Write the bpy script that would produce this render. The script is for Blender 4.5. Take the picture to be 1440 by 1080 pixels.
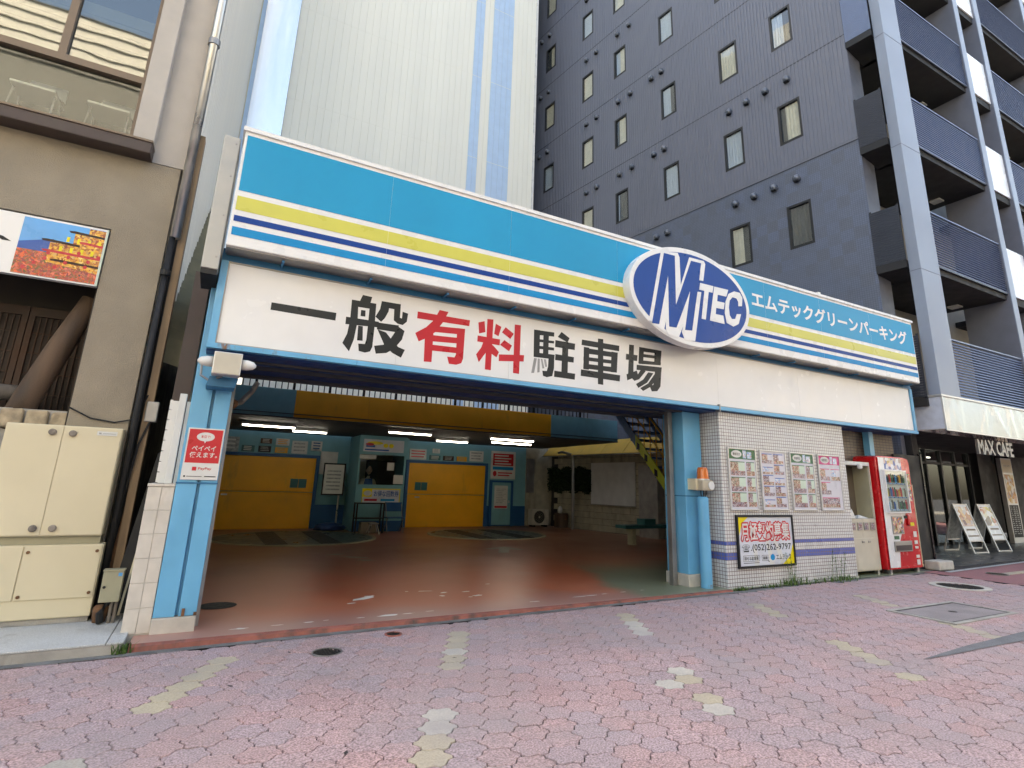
import bpy, bmesh, math, random
from math import sin, cos, pi, radians
from mathutils import Vector, Matrix, Euler
random.seed(7)
for o in list(bpy.data.objects): bpy.data.objects.remove(o)
scene = bpy.context.scene
col = scene.collection

# ------------------------------------------------------------------ camera
cam_d = bpy.data.cameras.new('camera'); cam = bpy.data.objects.new('camera', cam_d); col.objects.link(cam)
CR = [[0.87180467, -0.48914083, 0.02641698], [0.14488891, 0.20597178, -0.9677721], [0.4679357, 0.84753576, 0.25043824]]
cam.matrix_world = Matrix(((CR[0][0], -CR[1][0], -CR[2][0], 0), (CR[0][1], -CR[1][1], -CR[2][1], 0), (CR[0][2], -CR[1][2], -CR[2][2], 1.4), (0, 0, 0, 1)))
cam_d.sensor_width = 36; cam_d.lens = 19.627; cam_d.shift_x = -0.01754; cam_d.shift_y = -0.04225
cam_d.clip_start = 0.05; cam_d.clip_end = 900
scene.camera = cam
scene.render.resolution_x = 1024; scene.render.resolution_y = 768

# ------------------------------------------------------------------ sky and sun (the sun stands behind the buildings; the street is in open shade)
SUN_EL = radians(52); SUN_AZ = (0.42, 0.907)          # horizontal direction towards the sun
world = bpy.data.worlds.new('World'); scene.world = world; world.use_nodes = True
wn = world.node_tree.nodes; wl = world.node_tree.links
bg = wn['Background']; sky = wn.new('ShaderNodeTexSky'); sky.sky_type = 'NISHITA'; sky.sun_disc = False
sky.sun_elevation = SUN_EL; sky.sun_rotation = math.atan2(SUN_AZ[0], SUN_AZ[1]); sky.air_density = 1.0; sky.dust_density = 4.0; sky.ozone_density = 1.0
wl.new(sky.outputs[0], bg.inputs[0]); bg.inputs[1].default_value = 0.15
sun_d = bpy.data.lights.new('sun', 'SUN'); sun_d.energy = 3.5; sun_d.angle = radians(0.5); sun_d.color = (1, 0.95, 0.87)
sun = bpy.data.objects.new('sun', sun_d); col.objects.link(sun)
sun.rotation_euler = Vector((SUN_AZ[0] * cos(SUN_EL), SUN_AZ[1] * cos(SUN_EL), sin(SUN_EL))).to_track_quat('Z', 'Y').to_euler()
sun.location = (20, 40, 50)
vs = scene.view_settings; vs.view_transform = 'Standard'; vs.look = 'None'; vs.gamma = 1; vs.use_curve_mapping = False; vs.exposure = 2.36; vs.use_white_balance = True; vs.white_balance_temperature = 7800; vs.white_balance_tint = 6
scene.cycles.use_denoising = True
scene.cycles.use_adaptive_sampling = True; scene.cycles.adaptive_threshold = 0.02
scene.cycles.max_bounces = 6; scene.cycles.diffuse_bounces = 3; scene.cycles.glossy_bounces = 3; scene.cycles.transparent_max_bounces = 12
scene.cycles.sample_clamp_indirect = 1.5; scene.cycles.caustics_reflective = False; scene.cycles.caustics_refractive = False; scene.cycles.blur_glossy = 1.0

# ------------------------------------------------------------------ materials
def srgb(r, g, b):
    f = lambda c: c / 12.92 if c <= 0.04045 else ((c + 0.055) / 1.055) ** 2.4
    return (f(r / 255), f(g / 255), f(b / 255))
MATS = {}
def mat(name, c, rough=0.55, metal=0.0, var=0.10, scale=4.0, bump=0.0, bscale=60.0, spec=0.4, dirt=None, coat=0.0, streak=False, fine=0.0, fscale=300.0, rvar=0.12):
    m = bpy.data.materials.new(name); m.use_nodes = True; nt = m.node_tree; N = nt.nodes; L = nt.links
    b = N['Principled BSDF']; b.inputs['Roughness'].default_value = rough; b.inputs['Metallic'].default_value = metal
    b.inputs['Specular IOR Level'].default_value = spec; b.inputs['Coat Weight'].default_value = coat
    geo = N.new('ShaderNodeNewGeometry'); pos = geo.outputs['Position']
    mp = N.new('ShaderNodeMapping'); L.new(pos, mp.inputs[0])
    if streak: mp.inputs['Scale'].default_value = (1, 1, 0.12)
    nz = N.new('ShaderNodeTexNoise'); nz.inputs['Scale'].default_value = scale; nz.inputs['Detail'].default_value = 3.5; L.new(mp.outputs[0], nz.inputs[0])
    mr = N.new('ShaderNodeMapRange'); mr.inputs[1].default_value = 0.3; mr.inputs[2].default_value = 0.7; mr.inputs[3].default_value = 1 - var; mr.inputs[4].default_value = 1 + var
    L.new(nz.outputs[0], mr.inputs[0])
    mul = N.new('ShaderNodeMix'); mul.data_type = 'RGBA'; mul.blend_type = 'MULTIPLY'; mul.inputs[0].default_value = 1
    mul.inputs[6].default_value = (*c, 1); L.new(mr.outputs[0], mul.inputs[7]); cur = mul.outputs[2]
    if fine:
        fz = N.new('ShaderNodeTexNoise'); fz.inputs['Scale'].default_value = fscale; fz.inputs['Detail'].default_value = 1.5; L.new(pos, fz.inputs[0])
        fr = N.new('ShaderNodeMapRange'); fr.inputs[1].default_value = 0.32; fr.inputs[2].default_value = 0.68; fr.inputs[3].default_value = 1 - fine; fr.inputs[4].default_value = 1 + fine
        L.new(fz.outputs[0], fr.inputs[0])
        f2 = N.new('ShaderNodeMix'); f2.data_type = 'RGBA'; f2.blend_type = 'MULTIPLY'; f2.inputs[0].default_value = 1
        L.new(cur, f2.inputs[6]); L.new(fr.outputs[0], f2.inputs[7]); cur = f2.outputs[2]
    if dirt:
        dc, lo, hi, ds = dirt
        dm = N.new('ShaderNodeMapping'); L.new(pos, dm.inputs[0]); dm.inputs['Scale'].default_value = (1, 1, 0.25)
        dz = N.new('ShaderNodeTexNoise'); dz.inputs['Scale'].default_value = ds; dz.inputs['Detail'].default_value = 4.5; dz.inputs['Roughness'].default_value = 0.65; L.new(dm.outputs[0], dz.inputs[0])
        dr = N.new('ShaderNodeMapRange'); dr.inputs[1].default_value = lo; dr.inputs[2].default_value = hi; L.new(dz.outputs[0], dr.inputs[0])
        d2 = N.new('ShaderNodeMix'); d2.data_type = 'RGBA'; L.new(dr.outputs[0], d2.inputs[0]); L.new(cur, d2.inputs[6]); d2.inputs[7].default_value = (*dc, 1); cur = d2.outputs[2]
    L.new(cur, b.inputs['Base Color'])
    if rvar:
        rr = N.new('ShaderNodeMapRange'); rr.inputs[1].default_value = 0.3; rr.inputs[2].default_value = 0.7
        rr.inputs[3].default_value = max(0.02, rough - rvar); rr.inputs[4].default_value = min(1, rough + rvar); L.new(nz.outputs[0], rr.inputs[0]); L.new(rr.outputs[0], b.inputs['Roughness'])
    if bump:
        bz = N.new('ShaderNodeTexNoise'); bz.inputs['Scale'].default_value = bscale; bz.inputs['Detail'].default_value = 2; L.new(pos, bz.inputs[0])
        bp = N.new('ShaderNodeBump'); bp.inputs['Strength'].default_value = bump; bp.inputs['Distance'].default_value = 0.01; L.new(bz.outputs[0], bp.inputs['Height']); L.new(bp.outputs[0], b.inputs['Normal'])
    MATS[name] = m; return m
def emit(name, c, s):
    m = bpy.data.materials.new(name); m.use_nodes = True; b = m.node_tree.nodes['Principled BSDF']
    b.inputs['Base Color'].default_value = (*c, 1); b.inputs['Emission Color'].default_value = (*c, 1); b.inputs['Emission Strength'].default_value = s; MATS[name] = m; return m
def glass(name, tint=(0.8, 0.85, 0.85), fres=1.5, rough=0.02, base=0.06):
    m = bpy.data.materials.new(name); m.use_nodes = True; nt = m.node_tree; N = nt.nodes; L = nt.links
    for n in list(N): N.remove(n)
    out = N.new('ShaderNodeOutputMaterial'); mx = N.new('ShaderNodeMixShader'); tr = N.new('ShaderNodeBsdfTransparent'); gl = N.new('ShaderNodeBsdfGlossy')
    tr.inputs[0].default_value = (*tint, 1); gl.inputs['Roughness'].default_value = rough
    fr = N.new('ShaderNodeLayerWeight'); fr.inputs[0].default_value = 0.5
    pw = N.new('ShaderNodeMath'); pw.operation = 'POWER'; pw.inputs[1].default_value = 4.5; L.new(fr.outputs['Facing'], pw.inputs[0])
    ad = N.new('ShaderNodeMath'); ad.operation = 'MULTIPLY_ADD'; ad.use_clamp = True; ad.inputs[1].default_value = 0.9; ad.inputs[2].default_value = base; L.new(pw.outputs[0], ad.inputs[0])
    nz = N.new('ShaderNodeTexNoise'); nz.inputs['Scale'].default_value = 1.3; geo = N.new('ShaderNodeNewGeometry'); L.new(geo.outputs['Position'], nz.inputs[0])
    bp = N.new('ShaderNodeBump'); bp.inputs['Strength'].default_value = 0.06; bp.inputs['Distance'].default_value = 0.02; L.new(nz.outputs[0], bp.inputs['Height']); L.new(bp.outputs[0], gl.inputs['Normal'])
    L.new(ad.outputs[0], mx.inputs[0]); L.new(tr.outputs[0], mx.inputs[1]); L.new(gl.outputs[0], mx.inputs[2]); L.new(mx.outputs[0], out.inputs[0])
    MATS[name] = m; return m
def brick_mat(name, c1, c2, mortar, bw, bh, msize, offset=0.0, rough=0.3, plane='XZ', bump=0.3, var=0.12, z0=0.0, dirt=None):
    m = mat(name, c1, rough, var=var, scale=1.2, spec=0.5, dirt=dirt); nt = m.node_tree; N = nt.nodes; L = nt.links; b = N['Principled BSDF']
    geo = next(n for n in N if n.type == 'NEW_GEOMETRY')
    sp = N.new('ShaderNodeSeparateXYZ'); L.new(geo.outputs['Position'], sp.inputs[0]); cb = N.new('ShaderNodeCombineXYZ')
    if plane == 'XZ':
        ad = N.new('ShaderNodeMath'); ad.operation = 'ADD'; L.new(sp.outputs[0], ad.inputs[0]); L.new(sp.outputs[1], ad.inputs[1]); L.new(ad.outputs[0], cb.inputs[0])
        zz = N.new('ShaderNodeMath'); zz.operation = 'SUBTRACT'; zz.inputs[1].default_value = z0; L.new(sp.outputs[2], zz.inputs[0]); L.new(zz.outputs[0], cb.inputs[1])
    else:
        L.new(sp.outputs[0], cb.inputs[0]); L.new(sp.outputs[1], cb.inputs[1])
    br = N.new('ShaderNodeTexBrick'); L.new(cb.outputs[0], br.inputs[0]); br.offset = offset; br.inputs['Scale'].default_value = 1
    br.inputs['Brick Width'].default_value = bw; br.inputs['Row Height'].default_value = bh; br.inputs['Mortar Size'].default_value = msize; br.inputs['Mortar Smooth'].default_value = 0.15
    br.inputs['Color1'].default_value = (*c1, 1); br.inputs['Color2'].default_value = (*c2, 1); br.inputs['Mortar'].default_value = (*mortar, 1)
    mul = next(n for n in N if n.type == 'MIX'); L.new(br.outputs['Color'], mul.inputs[6])
    bp = N.new('ShaderNodeBump'); bp.inputs['Strength'].default_value = bump; bp.inputs['Distance'].default_value = 0.004; bp.invert = True; L.new(br.outputs['Fac'], bp.inputs['Height']); L.new(bp.outputs[0], b.inputs['Normal'])
    return m
def photo_mat(name, cols, scale=14.0, rough=0.25):
    """flat printed picture: cells of colour"""
    m = bpy.data.materials.new(name); m.use_nodes = True; nt = m.node_tree; N = nt.nodes; L = nt.links; b = N['Principled BSDF']
    b.inputs['Roughness'].default_value = rough
    geo = N.new('ShaderNodeNewGeometry'); nz = N.new('ShaderNodeTexNoise'); nz.inputs['Scale'].default_value = scale * 0.6; L.new(geo.outputs['Position'], nz.inputs[0])
    mxv = N.new('ShaderNodeMix'); mxv.data_type = 'RGBA'; mxv.inputs[0].default_value = 0.06; L.new(geo.outputs['Position'], mxv.inputs[6]); L.new(nz.outputs['Color'], mxv.inputs[7])
    vo = N.new('ShaderNodeTexVoronoi'); vo.inputs['Scale'].default_value = scale; L.new(mxv.outputs[2], vo.inputs[0])
    sp = N.new('ShaderNodeSeparateColor'); L.new(vo.outputs['Color'], sp.inputs[0])
    rp = N.new('ShaderNodeValToRGB'); rp.color_ramp.interpolation = 'LINEAR'; els = rp.color_ramp.elements
    while len(els) < len(cols): els.new(0.5)
    for i, c in enumerate(cols): els[i].position = i / max(1, len(cols) - 1); els[i].color = (*c, 1)
    L.new(sp.outputs[0], rp.inputs[0]); L.new(rp.outputs[0], b.inputs['Base Color']); MATS[name] = m; return m

# ------------------------------------------------------------------ mesh helpers
ORG = {}
class MB:
    def __init__(s): s.v = []; s.f = []; s.mi = []
    def add(s, vs, fs, mi=0):
        n = len(s.v); s.v += [tuple(p) for p in vs]; s.f += [tuple(i + n for i in f) for f in fs]; s.mi += [mi] * len(fs); return s
    def box(s, x0, x1, y0, y1, z0, z1, mi=0):
        if x0 > x1: x0, x1 = x1, x0
        if y0 > y1: y0, y1 = y1, y0
        if z0 > z1: z0, z1 = z1, z0
        return s.add([(x0, y0, z0), (x1, y0, z0), (x1, y1, z0), (x0, y1, z0), (x0, y0, z1), (x1, y0, z1), (x1, y1, z1), (x0, y1, z1)],
                     [(0, 3, 2, 1), (4, 5, 6, 7), (0, 1, 5, 4), (1, 2, 6, 5), (2, 3, 7, 6), (3, 0, 4, 7)], mi)
    def hexa(s, p, mi=0):
        return s.add(p, [(0, 3, 2, 1), (4, 5, 6, 7), (0, 1, 5, 4), (1, 2, 6, 5), (2, 3, 7, 6), (3, 0, 4, 7)], mi)
    def quad(s, a, b, c, d, mi=0): return s.add([a, b, c, d], [(0, 1, 2, 3)], mi)
    def prism(s, poly, fr, d0, d1, mi=0):
        """poly in (u,v); fr = (origin, u, v, n); extruded from d0 to d1 along n"""
        o, u, v, n = fr; k = len(poly)
        if sum(poly[i][0] * poly[(i + 1) % k][1] - poly[(i + 1) % k][0] * poly[i][1] for i in range(k)) < 0: poly = poly[::-1]
        A = [o + u * p[0] + v * p[1] + n * d0 for p in poly]; B = [o + u * p[0] + v * p[1] + n * d1 for p in poly]
        return s.add(A + B, [tuple(range(k))[::-1], tuple(range(k, 2 * k))] + [(i, (i + 1) % k, k + (i + 1) % k, k + i) for i in range(k)], mi)
    def flat(s, poly, fr, d, mi=0):
        o, u, v, n = fr; k = len(poly)
        if sum(poly[i][0] * poly[(i + 1) % k][1] - poly[(i + 1) % k][0] * poly[i][1] for i in range(k)) < 0: poly = poly[::-1]
        return s.add([o + u * p[0] + v * p[1] + n * d for p in poly], [tuple(range(k))], mi)
    def rect(s, x0, x1, z0, z1, fr, d, mi=0): return s.flat([(x0, z0), (x1, z0), (x1, z1), (x0, z1)], fr, d, mi)
    def tube(s, pts, r, n=10, mi=0, cap=True):
        pts = [Vector(p) for p in pts]; rs = r if isinstance(r, (list, tuple)) else [r] * len(pts); base = len(s.v)
        for i, p in enumerate(pts):
            t = (pts[min(i + 1, len(pts) - 1)] - pts[max(i - 1, 0)]).normalized()
            a = t.cross(Vector((0, 0, 1))) if abs(t.z) < 0.95 else t.cross(Vector((1, 0, 0))); a.normalize(); b = t.cross(a)
            s.v += [tuple(p + a * cos(2 * pi * k / n) * rs[i] + b * sin(2 * pi * k / n) * rs[i]) for k in range(n)]
        for i in range(len(pts) - 1):
            for k in range(n):
                s.f.append((base + i * n + k, base + i * n + (k + 1) % n, base + (i + 1) * n + (k + 1) % n, base + (i + 1) * n + k)); s.mi.append(mi)
        if cap:
            s.f.append(tuple(base + k for k in range(n))[::-1]); s.mi.append(mi); e = base + (len(pts) - 1) * n
            s.f.append(tuple(e + k for k in range(n))); s.mi.append(mi)
        return s
    def disc(s, c, r, z, n=40, mi=0, rot=0.0): return s.add([(c[0] + r * cos(2 * pi * k / n + rot), c[1] + r * sin(2 * pi * k / n + rot), z) for k in range(n)], [tuple(range(n))], mi)
    def bar(s, p, q, w, h, mi=0):
        """rectangular bar from p to q"""
        p = Vector(p); q = Vector(q); t = (q - p).normalized(); a = t.cross(Vector((0, 0, 1))) if abs(t.z) < 0.95 else Vector((1, 0, 0)); a.normalize(); b = a.cross(t)
        c = [(-1, -1), (1, -1), (1, 1), (-1, 1)]
        return s.add([p + a * i * w / 2 + b * j * h / 2 for i, j in c] + [q + a * i * w / 2 + b * j * h / 2 for i, j in c], [(0, 1, 2, 3), (7, 6, 5, 4), (0, 4, 5, 1), (1, 5, 6, 2), (2, 6, 7, 3), (3, 7, 4, 0)], mi)
def V(*a): return Vector(a)
def origin_of(o): return ORG.get(o.name, Vector((0, 0, 0)))
def obj(name, mb, mats, parent=None, org=None, bevel=0, smooth=False):
    me = bpy.data.meshes.new(name)
    if parent is not None: org = origin_of(parent)
    elif org is None:
        xs = [p[0] for p in mb.v]; ys = [p[1] for p in mb.v]; zs = [p[2] for p in mb.v]; org = Vector(((min(xs) + max(xs)) / 2, (min(ys) + max(ys)) / 2, min(zs)))
    org = Vector(org)
    me.from_pydata([(p[0] - org[0], p[1] - org[1], p[2] - org[2]) for p in mb.v], [], mb.f)
    ms = mats if isinstance(mats, (list, tuple)) else [mats]
    for m in ms: me.materials.append(MATS[m] if isinstance(m, str) else m)
    if any(mb.mi): me.polygons.foreach_set('material_index', mb.mi)
    if smooth: me.polygons.foreach_set('use_smooth', [True] * len(me.polygons))
    me.update(); o = bpy.data.objects.new(name, me); col.objects.link(o)
    if parent is not None: o.parent = parent
    else: o.location = org
    ORG[o.name] = org
    if bevel:
        md = o.modifiers.new('b', 'BEVEL'); md.width = bevel; md.segments = 2; md.limit_method = 'ANGLE'
    return o
def tag(o, label=None, cat=None, group=None, kind=None):
    if label: o['label'] = label
    if cat: o['category'] = cat
    if group: o['group'] = group
    if kind: o['kind'] = kind
    return o
def thing(name, label, cat, loc, group=None):
    o = bpy.data.objects.new(name, None); col.objects.link(o); o.location = loc; o.empty_display_size = 0.2; ORG[o.name] = Vector(loc)
    return tag(o, label, cat, group)
def dup(root, loc, label=None, name=None):
    r = root.copy(); col.objects.link(r); r.location = loc; ORG[r.name] = Vector(loc)
    if label: r['label'] = label
    for ch in list(root.children):
        c = ch.copy(); col.objects.link(c); c.parent = r
        for g in ch.children:
            d = g.copy(); col.objects.link(d); d.parent = c
    return r
def faceY(y): return (Vector((0, y, 0)), Vector((1, 0, 0)), Vector((0, 0, 1)), Vector((0, -1, 0)))      # wall facing the street
def ell(cx, cz, a, b, n=48): return [(cx + a * cos(2 * pi * k / n), cz + b * sin(2 * pi * k / n)) for k in range(n)]

# lettering: glyph outlines from the program's own font, made once
TXT = {}
def make_texts(items):
    obs = []
    for key, (body, bold) in items.items():
        cu = bpy.data.curves.new('t', 'FONT'); cu.body = body; cu.size = 1; cu.offset = bold; cu.resolution_u = 2; cu.fill_mode = 'FRONT'
        o = bpy.data.objects.new('t', cu); col.objects.link(o); obs.append((key, o, cu))
    bpy.context.view_layer.update(); dg = bpy.context.evaluated_depsgraph_get()
    for key, o, cu in obs:
        me = bpy.data.meshes.new_from_object(o.evaluated_get(dg)); vv = [(v.co.x, v.co.y) for v in me.vertices]; ff = [tuple(p.vertices) for p in me.polygons]
        xs = [p[0] for p in vv] or [0, 1]; ys = [p[1] for p in vv] or [0, 1]
        TXT[key] = (vv, ff, min(xs), max(xs), min(ys), max(ys)); bpy.data.meshes.remove(me)
    for key, o, cu in obs: bpy.data.objects.remove(o); bpy.data.curves.remove(cu)
def put_text(mb, key, u0, u1, v0, v1, fr, d, mi=0, shear=0.0):
    vv, ff, a, b, c, e = TXT[key]; o, u, v, n = fr
    P = [(u0 + (x - a) / (b - a) * (u1 - u0) + shear * ((y - c) / (e - c)), v0 + (y - c) / (e - c) * (v1 - v0)) for x, y in vv]
    return mb.add([o + u * p[0] + v * p[1] + n * d for p in P], ff, mi)
make_texts({'kata': ('エムテックグリーンパーキング', 0.028), 'tsuki': ('月極契約募集', 0.018), 'tel': ('.(052)262-9797', 0.014), 'phone': ('☎', 0.0),
            'search1': ('探せる駐車場', 0.012), 'search2': ('検索', 0.012), 'mtec': ('エムテック', 0.012), 'pay1': ('ペイペイ', 0.015), 'pay2': ('使えます。', 0.015), 'pay3': ('本店で!', 0.01), 'pay4': ('PayPay', 0.015),
            'cafe': ('MAX CAFE', 0.03), 'garu': ('お得な回数券', 0.015), 'vmcoca': ('Cold', 0.01), 'no': ('NO SMOKING', 0.0), 'note': ('駐車場ご利用案内', 0.0), 'ask': ('料金表', 0.01), 'in': ('入庫', 0.02), 'out': ('出庫', 0.02), 'eki': ('受付', 0.01),
            'poster': ('季節限定', 0.01), 'menu': ('MENU', 0.01), 'max2': ('MAX CAFE', 0.01)})
# ------------------------------------------------------------------ palette
mat('cyan', (0.003, 0.31, 0.56), 0.42, var=0.07, scale=0.7, streak=True, spec=0.3)
mat('cyan_light', (0.003, 0.26, 0.56), 0.45, var=0.03, spec=0.2)
mat('yellow_film', (0.62, 0.59, 0.11), 0.35, var=0.03)
mat('royal', (0.008, 0.055, 0.27), 0.4, var=0.03, spec=0.2)
mat('signwhite', (0.80, 0.79, 0.775), 0.3, var=0.03, spec=0.5, dirt=((0.45, 0.43, 0.4), 0.66, 0.85, 2.0))
mat('whiteboard', (0.79, 0.785, 0.78), 0.18, var=0.02, spec=0.5)
mat('inkblack', (0.014, 0.017, 0.019), 0.35, var=0.1)
mat('inkred', srgb(196, 40, 52), 0.35, var=0.05)
mat('fadedink', (0.3, 0.3, 0.3), 0.4, var=0.3)
mat('skyblue', srgb(100, 172, 212), 0.4, var=0.08, scale=3, dirt=((0.5, 0.62, 0.72), 0.62, 0.9, 3.0), bump=0.05, spec=0.5)
mat('skyblue_rust', srgb(100, 172, 212), 0.45, var=0.1, dirt=((0.20, 0.10, 0.05), 0.56, 0.66, 6.0), bump=0.1)
mat('deepblue', srgb(36, 68, 120), 0.45, var=0.12, spec=0.4)
mat('midblue', srgb(42, 108, 150), 0.45, var=0.1)
mat('rust', (0.16, 0.08, 0.04), 0.8, var=0.4, scale=20)
mat('concrete', (0.36, 0.34, 0.31), 0.85, var=0.2, scale=5, bump=0.25, dirt=((0.14, 0.12, 0.1), 0.58, 0.8, 4.0), fine=0.15)
mat('concrete_pale', (0.5, 0.47, 0.42), 0.85, var=0.15, scale=6, bump=0.2, dirt=((0.22, 0.16, 0.11), 0.6, 0.8, 7.0))
mat('blockwall', (0.42, 0.38, 0.28), 0.9, var=0.2, scale=4, bump=0.2, dirt=((0.2, 0.18, 0.13), 0.55, 0.8, 3.0))
mat('asphalt', (0.055, 0.056, 0.06), 0.9, var=0.2, bump=0.4, bscale=250, fine=0.4)
mat('asphalt_patch', (0.17, 0.17, 0.18), 0.9, var=0.2, bump=0.4, bscale=250, fine=0.35)
mat('joint', (0.042, 0.036, 0.036), 0.95, var=0.3, scale=9, fine=0.3)
PB = dict(rough=0.8, var=0.07, scale=1.4, fine=0.45, fscale=95, bump=0.3, bscale=180, dirt=((0.30, 0.265, 0.268), 0.44, 0.82, 0.9))
mat('paver_a', (0.41, 0.29, 0.292), **PB); mat('paver_b', (0.42, 0.285, 0.28), **PB); mat('paver_c', (0.39, 0.29, 0.30), **PB); mat('paver_d', (0.42, 0.275, 0.268), **PB)
mat('paver_yellow', (0.47, 0.40, 0.29), **dict(PB, fine=0.12)); mat('paver_white', (0.52, 0.48, 0.42), **dict(PB, fine=0.1)); mat('paver_grey', (0.40, 0.37, 0.32), **dict(PB, fine=0.15))
mat('granite', (0.47, 0.48, 0.48), 0.6, var=0.08, fine=0.28, fscale=160, bump=0.1, dirt=((0.2, 0.19, 0.17), 0.62, 0.85, 3.0))
mat('kerbred', (0.30, 0.105, 0.08), 0.75, var=0.25, scale=6, bump=0.3, dirt=((0.10, 0.07, 0.06), 0.5, 0.7, 5.0))
mat('gutter', (0.16, 0.16, 0.155), 0.9, var=0.3, scale=6, bump=0.4, fine=0.3)
mat('cream', srgb(214, 203, 174), 0.45, var=0.04, scale=2, spec=0.4, dirt=((0.4, 0.33, 0.22), 0.68, 0.9, 3.0))
mat('cream_metal', (0.55, 0.51, 0.42), 0.5, var=0.08, dirt=((0.3, 0.24, 0.16), 0.58, 0.8, 3.0))
mat('olive_metal', (0.36, 0.34, 0.24), 0.5, var=0.08)
mat('stucco', (0.31, 0.265, 0.205), 0.95, var=0.12, scale=2.5, bump=0.5, bscale=90, fine=0.14, fscale=160)
mat('stucco_pale', (0.48, 0.44, 0.40), 0.9, var=0.06, bump=0.3, bscale=120)
mat('brownframe', (0.20, 0.145, 0.10), 0.5, var=0.1)
mat('darkbrown', (0.07, 0.05, 0.045), 0.5, var=0.2)
mat('oldwood', (0.105, 0.068, 0.045), 0.75, var=0.45, scale=6, streak=True, bump=0.3)
mat('brownpost', (0.26, 0.18, 0.11), 0.8, var=0.35, scale=9, streak=True, bump=0.3)
mat('greywood', (0.23, 0.2, 0.17), 0.8, var=0.4, scale=9, streak=True, bump=0.3)
mat('lattice', (0.05, 0.023, 0.012), 0.6, var=0.3)
mat('shoji', (0.05, 0.04, 0.035), 0.9, var=0.2)
mat('fieldstone', (0.40, 0.32, 0.22), 0.9, var=0.3, scale=12, bump=0.6, bscale=30)
mat('black', (0.012, 0.012, 0.013), 0.6, var=0.2)
mat('blackgloss', (0.010, 0.010, 0.011), 0.25, var=0.2)
mat('steel', (0.55, 0.54, 0.52), 0.35, metal=0.9, var=0.1)
mat('bright_steel', (0.80, 0.79, 0.77), 0.16, metal=1.0, var=0.06, scale=2, streak=True, rvar=0.06)
mat('dullsteel', (0.34, 0.33, 0.32), 0.5, metal=0.8, var=0.15)
mat('alu', (0.62, 0.61, 0.60), 0.4, metal=0.6, var=0.06)
mat('plastic_white', (0.70, 0.70, 0.68), 0.4, var=0.04)
mat('siding', (0.93, 0.905, 0.82), 0.5, var=0.035, scale=1, spec=0.4, streak=True, dirt=((0.6, 0.6, 0.58), 0.7, 0.9, 0.8))
mat('siding_blue', (0.52, 0.68, 0.90), 0.5, var=0.04)
mat('siding_left', (0.86, 0.82, 0.73), 0.5, var=0.05, streak=True)
mat('hatchlid', (0.27, 0.235, 0.235), 0.85, var=0.15, scale=3, fine=0.3, bump=0.2)
mat('endcab', (0.40, 0.39, 0.365), 0.4, metal=0.3, var=0.08)
mat('sheer', (0.55, 0.62, 0.72), 0.8, var=0.05)
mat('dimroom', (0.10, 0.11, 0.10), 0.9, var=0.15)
mat('bay', (0.13, 0.105, 0.075), 0.8, var=0.15)  # dark brown carries the shade inside the drink cabinet bay
mat('corrugated', (0.20, 0.19, 0.13), 0.7, var=0.2)
mat('yellowdoor', (0.86, 0.41, 0.025), 0.45, var=0.08, scale=2, dirt=((0.3, 0.18, 0.05), 0.6, 0.85, 2.0))
mat('aquawall', srgb(118, 172, 184), 0.6, var=0.08, dirt=((0.2, 0.28, 0.3), 0.6, 0.85, 2.0))
mat('bluewall', srgb(30, 88, 140), 0.5, var=0.1)
mat('notice', (0.66, 0.66, 0.64), 0.5, var=0.08); mat('noticegrey', (0.36, 0.38, 0.38), 0.5, var=0.4, scale=14)
mat('ceiling_dark', (0.06, 0.065, 0.07), 0.7, var=0.2)
mat('yellowrail', srgb(205, 160, 40), 0.5, var=0.1); mat('lime', srgb(190, 205, 40), 0.5, var=0.06)
mat('stairblue', srgb(70, 110, 165), 0.5, var=0.1)
mat('awning', srgb(200, 160, 70), 0.5, var=0.08)
mat('teal', (0.03, 0.14, 0.15), 0.4, var=0.1)
mat('turntable', (0.05, 0.075, 0.07), 0.35, var=0.3, bump=0.2)
mat('vm_red', srgb(196, 22, 30), 0.25, var=0.03, spec=0.5, coat=0.3)
mat('vm_white', (0.74, 0.74, 0.75), 0.25, var=0.02, coat=0.2)
mat('vm_dark', (0.05, 0.04, 0.045), 0.35)
mat('vm_display', (0.82, 0.82, 0.80), 0.4, var=0.05)
mat('amber', (0.65, 0.16, 0.03), 0.2, var=0.1, coat=0.5)
mat('beige_plastic', (0.48, 0.42, 0.32), 0.45)
mat('green_ink', srgb(30, 96, 66), 0.3, var=0.05); mat('magenta_ink', srgb(190, 40, 120), 0.3); mat('lavender', (0.60, 0.59, 0.66), 0.35, var=0.05); mat('mint', (0.55, 0.66, 0.55), 0.4, var=0.1)
mat('yellow_ink', srgb(235, 215, 20), 0.35); mat('orange_ink', srgb(225, 160, 40), 0.35); mat('blue_ink', srgb(40, 90, 170), 0.35); mat('pale_ink', (0.62, 0.65, 0.72), 0.3, var=0.06); mat('sky_ink', srgb(90, 165, 225), 0.3, var=0.15, scale=3)
photo_mat('food_a', [srgb(60, 50, 55), srgb(150, 95, 75), srgb(228, 218, 205), srgb(95, 105, 80), srgb(215, 130, 130)], 75)
photo_mat('food_b', [srgb(60, 60, 80), srgb(120, 110, 130), srgb(220, 215, 220), srgb(150, 70, 60), srgb(70, 50, 50)], 80)
photo_mat('food_c', [srgb(200, 225, 240), srgb(110, 150, 200), srgb(235, 235, 240), srgb(180, 120, 130)], 60)
photo_mat('market', [srgb(120, 40, 20), srgb(230, 150, 40), srgb(240, 190, 70), srgb(160, 60, 30), srgb(250, 215, 120)], 48)
photo_mat('lanterns', [srgb(190, 40, 30), srgb(60, 90, 40), srgb(230, 90, 40), srgb(120, 40, 60), srgb(240, 120, 90), srgb(40, 60, 50)], 60)
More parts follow.
